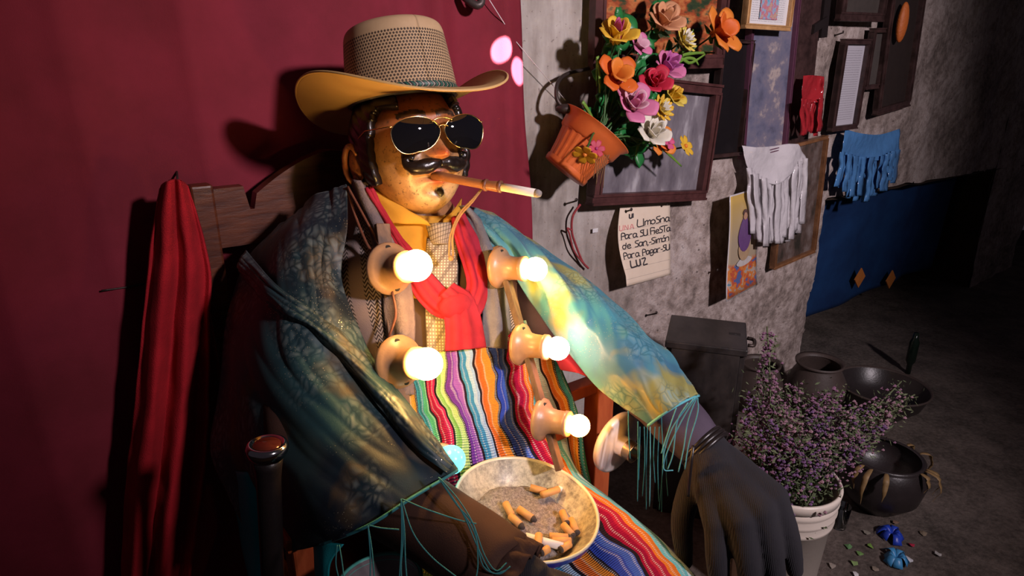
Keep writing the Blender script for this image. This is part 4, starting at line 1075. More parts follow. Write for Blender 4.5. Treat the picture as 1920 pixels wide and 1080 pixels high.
    o = MB().ball(W(1692, 42, .075), (.034, .02, .085), 20, (S, F, Z)).build('orange_ornament', plain('orange_weave', (.42, .10, .015), .6, bs=80, bd=.01)); tag(o, 'orange woven gourd-shaped ornament on the blackened frame', 'ornament')
    # coloured poster hanging away from the wall
    tl, tr, br, bl = W(1368, 367, .10), W(1420, 352, .03), W(1420, 534, .03), W(1362, 566, .10)
    pc = thing('poster', bl, 'glossy colour poster of a robed figure above a crowd, beside the white plastic fringe', 'poster')
    def pq(u, v, q=0):
        n_ = (tr - tl).cross(tl - bl).normalized(); n_ = n_ if n_.dot(F) > 0 else -n_
        return tl.lerp(tr, u).lerp(bl.lerp(br, u), v) + n_ * q
    n = N('poster_print'); u, v = n.uv(); co = n.coord('UV'); nz = n.noise(n.mapping(co, (1, 2, 1)), 6, 4)
    sky = n.mix(n.step(v, .0, .45), (.55, .36, .08), (.40, .32, .22))
    crowd = n.ramp(n.noise(n.mapping(co, (1, 2.2, 1)), 4.2, 2), [(.3, (.10, .13, .3)), (.42, (.5, .10, .05)), (.5, (.6, .2, .05)), (.58, (.45, .35, .3)), (.66, (.12, .25, .35)), (.75, (.35, .05, .08))], True)
    col = n.mix(n.step(n.math('ADD', v, n.math('MULTIPLY', nz, .1)), .70, .74), sky, crowd)
    edge = n.math('ADD', n.math('GREATER_THAN', n.math('ABSOLUTE', n.math('SUBTRACT', u, .5)), .475), n.math('GREATER_THAN', n.math('ABSOLUTE', n.math('SUBTRACT', v, .5)), .487), clamp=True)
    pm = n.set(Base_Color=n.mix(edge, col, (.55, .52, .52)), Roughness=.25)
    MB().grid([[pq(i / 10, j / 10, .003 * math.sin(j * .6)) for i in range(11)] for j in range(11)]).build('print', pm, pc, thick=.002)
    def patch(u0, v0, ru, rv, m, q, nm):
        b = MB(); c_ = [pq(u0 + ru * math.cos(2 * math.pi * k / 20) * (1 - .3 * max(0, -math.sin(2 * math.pi * k / 20))), v0 + rv * math.sin(2 * math.pi * k / 20), q + .003 * math.sin(v0 * 6)) for k in range(20)]
        b.add(c_, [tuple(range(20))]); b.build(nm, m, pc, smooth=False)
    patch(.5, .40, .22, .17, plain('purple_robe', (.13, .06, .18), .4), .0042, 'printed_robe'); patch(.5, .53, .20, .13, plain('cream_skirt', (.40, .27, .16), .4), .0052, 'printed_skirt')
    patch(.5, .225, .07, .035, plain('face_tone', (.45, .25, .15), .4), .0052, 'printed_face'); patch(.5, .19, .08, .03, plain('dark_hood', (.10, .05, .04), .4), .0047, 'printed_hood'); patch(.52, .67, .26, .045, plain('cloud_print', (.50, .46, .44), .4), .0052, 'printed_cloud')
    # plastic fringes: gathered top sheet + separate strips
    def fringe(name, top, bot, strips, color, label, h0, seed, rough=.14):
        rnd = random.Random(seed)
        t = thing(name, W(*bot[len(bot) // 2], h0), label, 'plastic fringe')
        n = N(name + '_film'); co = n.coord(); n.bump(n.noise(co, 30, 3), .5, .01)
        c_ = V(color); n.set(Base_Color=n.mix(n.noise(co, 8), tuple(c_ * .8), tuple(c_)), Roughness=rough)
        tr_ = n.new('ShaderNodeBsdfTranslucent'); n.put(tr_.inputs[0], tuple(c_)); mx = n.new('ShaderNodeMixShader'); mx.inputs[0].default_value = .3
        n.t.links.new(n.b.outputs[0], mx.inputs[1]); n.t.links.new(tr_.outputs[0], mx.inputs[2]); n.t.links.new(mx.outputs[0], n.out.inputs[0]); m = n.m
        rows = []
        for j in range(4):
            q = j / 3; rows.append([W(a[0] + (b[0] - a[0]) * q, a[1] + (b[1] - a[1]) * q, h0 + .012 * math.sin(i * 2.1 + j) + .01 * q) for i, (a, b) in enumerate(zip(top, bot))])
        sheet('top_sheet', rows, m, t, 50, 24, .004, 30, .001)
        for k in range(strips[0]):
            q = (k + .5) / strips[0]; x = q * (len(bot) - 1); i = min(int(x), len(bot) - 2); f = x - i
            bx = bot[i][0] + (bot[i + 1][0] - bot[i][0]) * f; by = bot[i][1] + (bot[i + 1][1] - bot[i][1]) * f
            ex, ey = strips[1](q); wd = strips[2]; ey += rnd.uniform(-8, 8); hh = h0 + rnd.uniform(.0, .03)
            rr = []
            for j in range(6):
                p = j / 5; cx = bx + (ex - bx) * p + rnd.uniform(-1.5, 1.5); cy = by - 6 + (ey - by + 6) * p; tw = rnd.uniform(-.012, .012)
                rr.append([W(cx - wd / 2, cy, hh + tw), W(cx, cy, hh + .004), W(cx + wd / 2, cy, hh - tw)])
            sheet('strip', rr, m, t, 5, 18, .002, 40, .0006)
    fringe('white_fringe', [(1391, 273), (1420, 276), (1450, 274), (1475, 270), (1497, 270)], [(1402, 318), (1425, 338), (1460, 345), (1490, 320), (1513, 300)], (15, lambda q: (1408 + 98 * q, 440 + 30 * math.sin(q * 3) - 25 * q), 11), (.80, .76, .78), 'white plastic fringe nailed over the thin brown frame', .06, 3)
    fringe('red_fringe', [(1506, 142), (1520, 141), (1535, 142), (1546, 143)], [(1503, 190), (1515, 192), (1530, 192), (1543, 190)], (6, lambda q: (1500 + 40 * q, 252), 9), (.48, .03, .04), 'red plastic fringe between the dark board and the framed typed sheet', .085, 5)
    fringe('blue_fringe', [(1585, 242), (1615, 250), (1650, 252), (1688, 241)], [(1578, 290), (1612, 300), (1650, 300), (1686, 285)], (16, lambda q: (1566 + 112 * q, 352 + 28 * math.sin(q * 3.1) - 18 * q), 10), (.10, .28, .58), 'light blue plastic fringe on the wall above the dark recess', .05, 8)
    # blue cloth with orange diamonds inside the recess
    rows = [[wp(SE - .02 + .3 * i, edge_z(SE) + .0 - .01 * i, -.10 - .02 * (i % 2)) for i in range(7)], [wp(SE + .0 + .3 * i, ZT * .62, -.13 - .03 * (i % 2)) for i in range(7)], [wp(SE + .02 + .3 * i, ZT * (.14 + .012 * min(i, 3)), -.15 - .03 * (i % 2)) for i in range(7)]]
    cl = thing('blue_cloth', wp(SE + .6, ZT * .3, -.15), 'dark blue cloth with orange diamonds hanging in the wall recess', 'cloth')
    sheet('cloth', rows, m_cloth('royal_blue', (.006, .036, .12), (.003, .018, .07), 400, .8), cl, 80, 30, .02, 4, .003)
    for px, py in ((1612, 521), (1670, 524)):
        c = W(px, py, -.112); MB().box(c, (S + Z).normalized() * .042, (S - Z).normalized() * .042, F * .003).build('diamond', plain('orange_patch', (.45, .14, .02), .8), cl, smooth=False)
    # note, its ruled lines and lettering
    tlp, trp, brp, blp = (1163, 386), (1256, 372), (1257, 515), (1175, 537)
    def nq(u, v, q=0):
        a = V((*tlp, 0)).lerp(V((*trp, 0)), u); b = V((*blp, 0)).lerp(V((*brp, 0)), u); p = a.lerp(b, v)
        bend = -9 * (1 - u) ** 2 * math.sin(math.pi * min(1, v * 1.15)) if v < .87 else 0
        return W(p.x + bend, p.y, .022 + .045 * (1 - u) ** 2 * math.sin(v * 2.2) + .035 * v * v * (1 - u) + q)
    nt = thing('handwritten_note', nq(.5, 1), 'creased handwritten paper note nailed to the plaster wall', 'note')
    MB().grid([[nq(i / 16, j / 24) for i in range(17)] for j in range(25)]).build('paper', MT['paper'], nt, thick=.0008)
    for j in range(6):
        v = .31 + .122 * j
        MB().tube([nq(.02 + .96 * i / 12, v, .0012) for i in range(13)], .0005, 4).build('ruled_line', plain('rule_grey', (.30, .26, .24), .8), nt)
    GL = {'L': [[(0, 1), (0, 0), (.8, 0)]], 'I': [[(.1, 1), (.1, 0)]], 'i': [[(.1, .62), (.1, 0)], [(.1, .85), (.12, .92)]], 'm': [[(0, .6), (0, 0)], [(0, .45), (.25, .65), (.35, .5), (.35, 0)], [(.35, .45), (.6, .65), (.7, .5), (.7, 0)]],
          'o': [[(.35, .62), (.05, .45), (.05, .15), (.3, 0), (.55, .15), (.55, .45), (.35, .62)]], 's': [[(.6, .95), (.2, .9), (.15, .65), (.5, .4), (.45, .05), (.05, 0)]], 'n': [[(0, .62), (0, 0)], [(0, .4), (.3, .65), (.5, .5), (.5, 0)]],
          'a': [[(.5, .55), (.2, .62), (.02, .35), (.12, .02), (.4, .1), (.52, .55), (.5, .1), (.65, 0)]], 'P': [[(.05, -.12), (.1, .9), (.5, .85), (.5, .5), (.1, .42)]], 'r': [[(0, .6), (0, 0)], [(0, .4), (.2, .6), (.45, .6)]],
          'U': [[(0, .95), (.02, .2), (.2, 0), (.5, .1), (.55, .95)], [(.55, .95), (.58, 0)]], 'F': [[(.1, 0), (.1, 1), (.65, 1)], [(.1, .55), (.5, .55)]], 'e': [[(.05, .32), (.5, .35), (.4, .6), (.12, .5), (.05, .2), (.3, 0), (.55, .1)]],
          'T': [[(.3, 0), (.3, 1)], [(-.05, 1), (.75, 1)]], 'd': [[(.5, .5), (.2, .6), (.02, .3), (.15, .02), (.4, .1), (.55, .9)]], 'g': [[(.5, .55), (.2, .62), (.02, .35), (.2, .1), (.5, .3), (.52, .55), (.5, -.2), (.2, -.35), (.05, -.2)]],
          'Z': [[(.0, .9), (.55, .9), (.15, 0), (.75, -.02)]], 'N': [[(0, 0), (0, .9), (.5, 0), (.5, .9)]], 'A': [[(0, 0), (.3, .9), (.6, 0)], [(.1, .35), (.5, .35)]], '-': [[(0, .3), (.3, .32)]], 'ó': [[(.35, .62), (.05, .45), (.05, .15), (.3, 0), (.55, .15), (.55, .45), (.35, .62)], [(.3, .8), (.45, 1.0)]], ',': [[(.1, .05), (0, -.2)]]}
    def write(txt, u0, v0, adv, sz, m, r=.0014):
        x = u0
        for ch in txt:
            if ch == ' ': x += adv * .75; continue
            b = MB()
            for st in GL[ch]:
                pl = spline([nq(x + px * sz * .105, v0 - py * sz * .062, .002) for px, py in st], max(4, len(st) * 3))
                b.tube(pl, r, 5)
            b.build('letter', m, nt)
            x += adv * (.45 if ch in 'Ii-,' else 1.15 if ch in 'mT' else 1)
    write('UNA', .03, .315, .095, 1.1, MT['pinkink'], .0014)
    write('LImosna', .36, .295, .097, 1.45, MT['ink'], .0019); write('Para sU FiesTa', .05, .425, .0725, 1.3, MT['ink'], .0019); write('de san,-simón', .06, .548, .082, 1.3, MT['ink'], .0019)
    write('Para Pagar-sU', .05, .668, .077, 1.25, MT['ink'], .0019); write('LUZ', .16, .785, .115, 1.35, MT['ink'], .0028)
    write('UI', .20, .175, .06, .9, MT['ink'], .0026)
    for px, py, l in ((1183, 395, 'nail through the left corner of the note'), (1252, 383, 'nail through the bent right corner of the note'), (1230, 588, 'nail sticking out of the plaster above the black box'), (1345, 508, 'nail in the adobe beside the poster'), (1080, 377, 'small nail under the glazed frame'), (1580, 62, 'nail above the framed typed sheet'), (1396, 276, 'nail holding the white plastic fringe')):
        tag(MB().tube([W(px, py, -.005), W(px, py, .055) + Z * .004], .0028, 8).lathe([(0, 0), (.006, 0), (.006, .002), (0, .002)], W(px, py, .055) + Z * .004, F, 10).build('nail', MT['nail']), l, 'nail', 'nails in the plaster wall')
    tag(MB().box(W(1116, 432, .012), S * .012, Z * .007, F * .001).build('paper_scrap', plain('white_scrap', (.6, .58, .58), .8), None, smooth=False), 'tiny white paper scrap stuck on the bare plaster', 'scrap')
    t = thing('red_yarn', W(1070, 430, .03), 'knotted dark red yarn hanging below the glazed frame', 'yarn')
    MB().tube(spline([W(1088, 383, .035), W(1074, 405, .03), W(1072, 432, .028), W(1078, 455, .026), W(1092, 490, .024), W(1103, 503, .024)], 30), .004, 6).build('strand', MT['yarn_red'], t)
    MB().tube(spline([W(1072, 432, .03), W(1064, 428, .034), W(1068, 440, .034), W(1076, 470, .03), W(1096, 497, .026)], 24), .003, 6).build('loose_end', MT['yarn_red'], t)
    tag(MB().tube([W(905, -20, .07), W(965, 75, .05), W(1060, 188, .03)], .0012, 6).build('white_thread', MT['thread_white']), 'taut white thread running down from the curtain to the flower pot', 'thread')
    t = thing('iron_hook', W(888, 10, .06), 'small dark iron hook at the top of the curtain', 'hook')
    MB().tube(spline([W(868, -8, .06), W(885, 6, .08), W(897, 10, .09), W(903, 2, .09), W(898, -8, .085)], 14), .010, 8).build('hook_arm', plain('grey_iron', (.08, .06, .055), .45, .5), t)
build_wall_things()
# ------------------------------------------------------------------ hanging flower pot with artificial flowers
def petal_mesh(w_, h_, r0, opn, curl, tip, nu=7, nv=8):
    g = []
    for j in range(nv):
        v = j / (nv - 1); wd = math.sin(math.pi * min(1, .18 + .82 * v * (1 - tip * .5))) ** .7 * (1 - tip * v ** 3 * .85)
        row = []
        for i in range(nu):
            u = 2 * i / (nu - 1) - 1
            r = r0 + opn * v ** 1.4; z = h_ * (v - curl * v * v * v)
            a = u * w_ * wd
            cup = .25 * h_ * (1 - opn / h_ if opn < h_ else 0) * 0
            row.append(V((math.cos(a / max(r0 + .6 * opn, h_ * .35)) * r, math.sin(a / max(r0 + .6 * opn, h_ * .35)) * max(r, h_ * .3), z - abs(u) ** 2.5 * .08 * h_)))
        g.append(row)
    return g
FM = {}
def fmat(c):
    k = tuple(c)
    if k not in FM:
        n = N('foam_petal'); col = n.mix(n.noise(n.coord(), 40), tuple(V(c) * .8), tuple(c))
        n.set(Base_Color=col, Roughness=.6); t = n.new('ShaderNodeBsdfTranslucent'); n.put(t.inputs[0], col)
        mx = n.new('ShaderNodeMixShader'); mx.inputs[0].default_value = .2
        n.t.links.new(n.b.outputs[0], mx.inputs[1]); n.t.links.new(t.outputs[0], mx.inputs[2]); n.t.links.new(mx.outputs[0], n.out.inputs[0]); FM[k] = n.m
    return FM[k]
MOUTH = W(1118, 245, .17)
def flower(kind, px, py, h, rpx, cols, label, dirpx=(0, 0), seed=1, stem=True, nm='artificial_flower', grp='artificial flowers in the hanging pot'):
    rnd = random.Random(seed)
    c = W(px, py, h); k = (c - CAM).dot(_fw) / FPX; r = rpx * k
    ax = ((CAM - c).normalized() * .42 + F * .25 + V((1, 0, 0)) * (dirpx[0] + .1) + Z * (.5 - dirpx[1])).normalized()
    t = thing(nm, c, label, 'flower', grp)
    q = ax.to_track_quat('Z', 'Y').to_matrix().to_4x4(); T_ = Matrix.Translation(c - ax * r * .5) @ q
    def pet(g, rot, col, tl=0):
        Mx = T_ @ Matrix.Rotation(rot, 4, 'Z') @ Matrix.Rotation(tl, 4, 'Y')
        MB().grid([[Mx @ p for p in row] for row in g]).build('petal', fmat(col), t, thick=r * .035)
    if kind == 'rose':
        for li, (n_, r0, op, hh, w_) in enumerate(((3, .05, .14, 1.25, .36), (4, .12, .42, 1.2, .50), (5, .16, .80, 1.0, .60))):
            for i in range(n_):
                v_ = rnd.uniform(.75, 1.3)
                pet(petal_mesh(w_ * r, hh * r * rnd.uniform(.9, 1.1), r0 * r, op * r * v_, .10 * li, .55), 2 * math.pi * (i + .33 * li + rnd.uniform(-.1, .1)) / n_, cols[min(li, len(cols) - 1)])
    elif kind == 'lily':
        for li, (n_, op, hh) in enumerate(((3, .55, 1.2), (4, 1.05, .85))):
            for i in range(n_): pet(petal_mesh(.6 * r, hh * r, .1 * r, op * r, .25, .75), 2 * math.pi * (i + .5 * li + rnd.uniform(-.12, .12)) / n_, cols[min(li, len(cols) - 1)])
    elif kind == 'spiky':
        for li, (n_, op, hh) in enumerate(((7, .30, 1.15), (9, .62, 1.0), (10, .95, .75))):
            for i in range(n_): pet(petal_mesh(.30 * r, hh * r, .06 * r, op * r, .05, .95, 5, 6), 2 * math.pi * (i + .5 * li) / n_, cols[0] if li == 0 else cols[1] if (li == 1 and i % 2) else cols[-1])
    elif kind == 'daisy':
        for i in range(6): pet(petal_mesh(.42 * r, .25 * r, .1 * r, .95 * r, .2, .3), 2 * math.pi * i / 6 + rnd.uniform(-.1, .1), cols[0])
        MB().ball(T_ @ V((0, 0, .1 * r)), r * .2, 10).build('flower_centre', fmat(cols[-1]), t)
    b = MB()
    for i in range(5):
        a = 2 * math.pi * i / 5; d = V((math.cos(a), math.sin(a), 0)); e = V((-math.sin(a), math.cos(a), 0))
        b.add([T_ @ (d * .05 * r), T_ @ (d * .4 * r + e * .18 * r - Z * .06 * r), T_ @ (d * .75 * r + Z * .05 * r), T_ @ (d * .4 * r - e * .18 * r - Z * .06 * r)], [(0, 1, 2, 3)])
    b.lathe([(.02 * r, -.25 * r), (.12 * r, -.1 * r), (.2 * r, .05 * r)], T_ @ V((0, 0, 0)), ax, 10)
    b.build('calyx', MT['leaf'], t, thick=r * .02)
    if stem:
        p = T_ @ V((0, 0, -.2 * r)); MB().tube(spline([p, p - ax * .05 + (MOUTH - p) * .2, MOUTH.lerp(p, .4) + F * .01, MOUTH + V((rnd.uniform(-.02, .02), rnd.uniform(-.02, .02), -.03))], 14), .003, 6).build('stem', MT['stem'], t)
    return t
def build_flowers():
    # pot
    bot = W(1058, 322, .12); top = W(1119, 243, .155); ax = (top - bot).normalized(); ln = (top - bot).length
    t = thing('flower_pot', bot, 'tilted orange ribbed plastic flower pot hanging from a wire on the wall', 'flower pot')
    sc = ln / .165
    wav = lambda k, seg, h: (.018 if (k // 2) % 2 else 0)
    R0 = .070 * 1.1
    MB().lathe([(0, 0), (R0 * .90, 0), (R0 * .93, .008), (R0 * .93, .018)], bot, ax, 96).build('base', MT['pot'], t)
    MB().lathe([(R0 * .88, .018), (R0 * .98, .06), (R0 * 1.12, ln * .68)], bot, ax, 96, wav=wav).build('ribbed_wall', MT['pot'], t, smooth=False)
    MB().lathe([(R0 * 1.13, ln * .66), (R0 * 1.22, ln * .70), (R0 * 1.28, ln * .9), (R0 * 1.46, ln * 1.0), (R0 * 1.48, ln * 1.01), (R0 * 1.42, ln * 1.0), (R0 * 1.22, ln * .9), (R0 * 1.1, ln * .7), (0, ln * .62)], bot, ax, 64).build('flared_rim', MT['pot'], t)
    MB().tube(spline([W(1058, 205, .10), W(1044, 185, .09), W(1046, 155, .07), W(1065, 138, .05), W(1108, 128, .04)], 22), .006, 8).build('hanger_wire', MT['nail'], t)
    MB().ball(W(1060, 204, .11), (.03, .02, .014), 10).build('wire_knot', MT['nail'], t)
    Y, YL, WH = (.85, .52, .04), (.80, .62, .10), (.85, .80, .68); MG, PK, LP = (.55, .06, .22), (.75, .22, .42), (.80, .45, .55); RD, OR, OL = (.62, .02, .06), (.80, .16, .015), (.85, .26, .03); PE, VI = (.75, .36, .18), (.60, .14, .42)
    D = [('rose', 1157, 62, .20, 33, [MG, Y, Y], 'yellow rose with magenta heart at the top of the bunch', (-.1, -.25)), ('lily', 1200, 82, .17, 24, [LP, PK], 'pale pink lily half hidden behind the yellow and magenta rose', (.4, 0)),
         ('spiky', 1285, 74, .20, 25, [WH, WH, YL], 'white and yellow spiky flower beside the peach rose', (.5, 0)), ('rose', 1247, 36, .18, 34, [PE, PE, PE], 'large peach rose at the very top', (.1, -.2)), ('lily', 1160, 138, .21, 36, [OL, OR], 'wide open orange lily above the pink rose', (.1, .1)),
         ('rose', 1252, 124, .20, 32, [VI, VI, PK], 'violet pink rose next to the crimson bud', (.3, -.1)), ('rose', 1228, 152, .23, 27, [RD, RD, RD], 'crimson rosebud tucked against the violet pink rose', (-.1, .1)), ('rose', 1189, 193, .24, 35, [PK, LP, PK], 'pink rose with pale petal edges above the flower pot', (0, .1)),
         ('rose', 1262, 180, .19, 25, [Y, Y, YL], 'plain yellow rose beside the grey glass', (.5, -.1)), ('spiky', 1242, 203, .22, 24, [WH, YL, Y], 'yellow spiky flower between the pink rose and the yellow rose', (.3, .2)), ('rose', 1226, 247, .23, 31, [WH, WH, WH], 'cream white rose low in the bunch', (.1, .0)),
         ('lily', 1243, 266, .19, 25, [OR, OL], 'orange lily behind the cream rose', (.2, .3)), ('daisy', 1259, 266, .22, 12, [(.7, .1, .25), MG], 'small pink blossom beside the cream rose', (.3, .2)), ('daisy', 1293, 270, .20, 19, [Y, OL], 'small yellow blossom on a thin stalk over the grey glass', (.6, 0)),
         ('daisy', 1094, 297, .27, 22, [(.85, .42, .02), OL], 'golden yellow blossom drooping over the pot side', (-.5, 1.15)), ('daisy', 1121, 277, .26, 15, [(.6, .05, .10), MG], 'small crimson blossom drooping over the pot rim', (0, .3)), ('lily', 1357, 55, .20, 40, [OR, OL], 'large orange lily standing apart beside the certificate frame', (.4, .1))]
    for i, (kd, x, y, h, r, cs, lb, dr) in enumerate(D): flower(kd, x, y, h, r * (1.14 if kd == 'rose' else 1.08), cs, lb, dr, i + 3)
    # leafy sprays
    rnd = random.Random(11)
    sp = [((1150, 105), 0), ((1205, 110), 0), ((1215, 205), 0), ((1180, 240), 0), ((1260, 95), 0), ((1140, 180), 0), ((1165, 262), 0), ((1235, 175), 0), ((1240, 10), 0), ((1200, 155), 0), ((1170, 20), 0), ((1120, 205), 0), ((1200, 275), 0)]
    for i, ((x, y), _) in enumerate(sp):
        e = W(x, y, .13 + rnd.uniform(-.02, .02)); t = thing('leaf_spray', e, 'dark green leaf spray filling the gaps between the artificial flowers', 'foliage', 'leaf sprays in the hanging pot')
        MB().tube(spline([MOUTH + V((rnd.uniform(-.02, .02), 0, -.03)), MOUTH.lerp(e, .5) + F * .02, e], 10), .0025, 5).build('stem', MT['stem'], t)
        for k in range(10):
            a = rnd.uniform(0, 6.28); d = (S * math.cos(a) + Z * math.sin(a) + F * rnd.uniform(-.1, .5)).normalized(); sd = d.cross(F).normalized(); l = rnd.uniform(.04, .07)
            o_ = e.lerp(MOUTH, rnd.uniform(0, .3))
            g = [[o_ + d * (l * v) + sd * (u * l * .36 * math.sin(math.pi * (.08 + .92 * v)) ** .8) + F * (.006 * math.sin(3 * v) - .006 * abs(u)) for u in (-1, -.5, 0, .5, 1)] for v in [j / 6 for j in range(7)]]
            MB().grid(g).build('leaf', MT['leaf'], t, thick=.001)
    gb = [((1270, 110), (1300, 100), (1340, 99)), ((1275, 115), (1300, 110), (1310, 122)), ((1270, 105), (1290, 85), (1300, 55)), ((1120, 105), (1124, 140), (1125, 175)), ((1092, 190), (1105, 210), (1120, 240)), ((1270, 112), (1295, 118), (1325, 100)), ((1230, 270), (1255, 290), (1278, 312)), ((1195, 265), (1195, 280), (1192, 293))]
    for i, pl in enumerate(gb):
        tag(MB().tube(spline([MOUTH.lerp(W(*pl[0], .15), .6)] + [W(x, y, .17) for x, y in pl], 14), [.002 + .0035 * math.sin(math.pi * (.1 + .85 * j / 13)) for j in range(14)], 6, flat=F).build('grass_blade', MT['grass']), 'thin pale green grass blade sticking out of the flower bunch', 'grass blade', 'grass blades in the hanging pot')
    t = thing('dry_roots', W(1125, 300, .26), 'dry brown root threads hanging from the pot rim', 'roots')
    for k in range(7):
        MB().tube(spline([W(1130 + 4 * k - 12, 290, .255), W(1128 + 3 * k - 12, 315, .25), W(1124 + 3 * k + rnd.uniform(-6, 6) - 10, 335 + rnd.uniform(-8, 20), .24)], 10), .0012, 5).build('root', MT['twine'], t)
build_flowers()
# ------------------------------------------------------------------ black donation box
def build_box():
    ht = .64; c = [Pz(1257, 589, ht), Pz(1394, 604, ht), Pz(1408, 658, ht), Pz(1249, 639, ht)]
    ctr = sum(c, V()) / 4; U = ((c[1] - c[0]) + (c[2] - c[3])) / 2; hw = U.length / 2; U.normalize(); Vd = Z.cross(U); hd = ((c[0] - c[3]) + (c[1] - c[2])).length / 4
    t = thing('donation_box', V((ctr.x, ctr.y, 0)), 'black wooden collection box with a slotted lid against the plaster wall', 'box')
    lid = MB().box(ctr - Z * .012, U * hw, Vd * hd, Z * .012).build('lid', MT['blackbox'], t, smooth=False, bevel=.004)
    sp = Pz(1378, 626, ht); MB().box(sp + Z * .0005, U * .017, Vd * .006, Z * .001).build('slot', MT['dark'], lid, smooth=False)
    MB().lathe([(0, .0012), (.008, .0012), (.008, 0)], sp, Z, 14).build('keyhole', MT['dark'], lid)
    k = .90; m = ctr - Z * (.024 + .308)
    for sg in (-1, 1):
        MB().box(m + U * (sg * hw * k), U * .008, Vd * hd * k, Z * .308).build('side_panel', MT['blackbox'], t, smooth=False, bevel=.002)
        MB().box(m + Vd * (sg * hd * k), U * (hw * k - .008), Vd * .008, Z * .308).build('front_panel' if sg < 0 else 'back_panel', MT['blackbox'], t, smooth=False, bevel=.002)
    MB().box(V((m.x, m.y, .01)), U * hw * k, Vd * hd * k, Z * .008).build('bottom_panel', MT['blackbox'], t, smooth=False)
    h = ctr + U * (hw + .004) - Z * .02; MB().tube(spline([h - Vd * .03, h + U * .018 - Vd * .025, h + U * .02 + Vd * .02, h + Vd * .03], 10), .006, 8).build('hasp', MT['nail'], t)
build_box()
# ------------------------------------------------------------------ white bucket with purple flower sprays
def build_bucket():
    c = P(1478, 892, 1.485); b = V((c.x, c.y, 0)); H = c.z; R1 = .133
    t = thing('white_bucket', b, 'white plastic bucket with ridged rim full of purple flower sprays', 'bucket')
    k = lambda h: R1 * (.80 + .17 * h / H)
    MB().lathe([(0, .004), (k(0) * .97, 0), (k(0), .006), (k(H * .72), H * .72), (k(H * .72) + .006, H * .725), (k(H * .74) + .007, H * .75), (k(H * .78), H * .78), (k(H * .80) + .006, H * .80), (k(H * .83) + .008, H * .825), (k(H * .85) + .001, H * .85), (k(H * .88) + .006, H * .875), (k(H * .9) + .008, H * .90), (k(H * .92) + .001, H * .925)], b, Z, 64).build('bucket_wall', MT['bucket'], t)
    MB().lathe([(k(H) - .004, H * .92), (k(H) + .005, H * .925), (k(H) + .008, H * .985), (k(H) + .004, H), (k(H) - .002, H * .995), (k(H) - .006, H * .9), (k(0) - .006, .02), (0, .015)], b, Z, 64).build('rim', MT['bucket'], t)
    rnd = random.Random(5)
    hm = [plain('purple_floret', (.17, .075, .13), .8, var=.4, scale=60, bump=0), plain('mauve_floret', (.22, .12, .15), .8, var=.4, scale=60, bump=0), plain('violet_floret', (.12, .055, .14), .8, var=.4, scale=60, bump=0)]
    gm = [plain('dry_green', (.07, .085, .035), .8, var=.4, bump=0), plain('olive_leaf', (.05, .07, .025), .8, var=.4, bump=0)]
    tips = [(1438, 612, 1.62), (1425, 700, 1.6), (1410, 740, 1.55), (1450, 730, 1.6), (1470, 770, 1.5), (1430, 790, 1.46), (1400, 800, 1.45), (1455, 820, 1.43), (1520, 760, 1.62), (1555, 740, 1.6), (1500, 790, 1.45), (1545, 800, 1.5), (1580, 730, 1.66), (1600, 770, 1.55),
            (1640, 760, 1.6), (1690, 715, 1.7), (1700, 760, 1.6), (1660, 800, 1.5), (1620, 820, 1.45), (1575, 830, 1.42), (1530, 840, 1.40), (1500, 850, 1.40), (1680, 780, 1.55), (1610, 850, 1.42), (1645, 830, 1.48), (1590, 800, 1.6), (1465, 860, 1.40), (1420, 845, 1.42), (1715, 740, 1.65), (1540, 870, 1.40), (1490, 720, 1.7), (1570, 860, 1.45)]
    spec = {0: 'tallest purple spray rising straight from the bucket beside the black box'}
    for i, (x, y, Y) in enumerate(tips):
        e = P(x, y, Y); a = rnd.uniform(0, 6.28); st = c + V((math.cos(a) * R1 * .7, math.sin(a) * R1 * .7, -.06))
        t = thing('flower_spray', st, spec.get(i, 'feathery %s flower spray in the white bucket' % ('dull purple', 'pale mauve', 'dark violet')[i % 3]), 'flower', 'purple sprays in the bucket')
        path = spline([V((c.x + .3 * (st.x - c.x), c.y + .3 * (st.y - c.y), .05)), st, st.lerp(e, .55) + Z * .04, e], 24)
        MB().tube(path, .0022, 5).build('stem', gm[0], t)
        fl = MB(); lf = MB(); L0 = (e - st).length
        for k_ in range(95 if i else 170):
            q = rnd.random() ** .8; p = path[int(23 - q * (11 if i else 13))]
            sp = (.010 + .045 * q) if i else (.012 + .03 * q)
            p = p + V((rnd.gauss(0, 1), rnd.gauss(0, 1), rnd.gauss(0, 1))) * sp * .75; r = rnd.uniform(.003, .0068)
            fl.add([p + V((r, 0, 0)), p + V((0, r, 0)), p - V((r, 0, 0)), p - V((0, r, 0)), p + Z * r, p - Z * r], [(0, 1, 4), (1, 2, 4), (2, 3, 4), (3, 0, 4), (1, 0, 5), (2, 1, 5), (3, 2, 5), (0, 3, 5)])
        for k_ in range(230):
            p = path[rnd.randint(7, 22)] + V((rnd.gauss(0, 1), rnd.gauss(0, 1), rnd.gauss(0, 1))) * .017; d = V((rnd.gauss(0, 1), rnd.gauss(0, 1), rnd.gauss(.4, 1))).normalized(); e_ = d.orthogonal().normalized(); l = rnd.uniform(.008, .022)
            lf.add([p, p + d * l * .5 + e_ * l * .14, p + d * l, p + d * l * .5 - e_ * l * .14], [(0, 1, 2, 3)])
        o = fl.build('florets', hm[i % 3], t, smooth=False); o['kind'] = 'stuff'; o = lf.build('leaves', gm[i % 2], t, smooth=False); o['kind'] = 'stuff'
build_bucket()
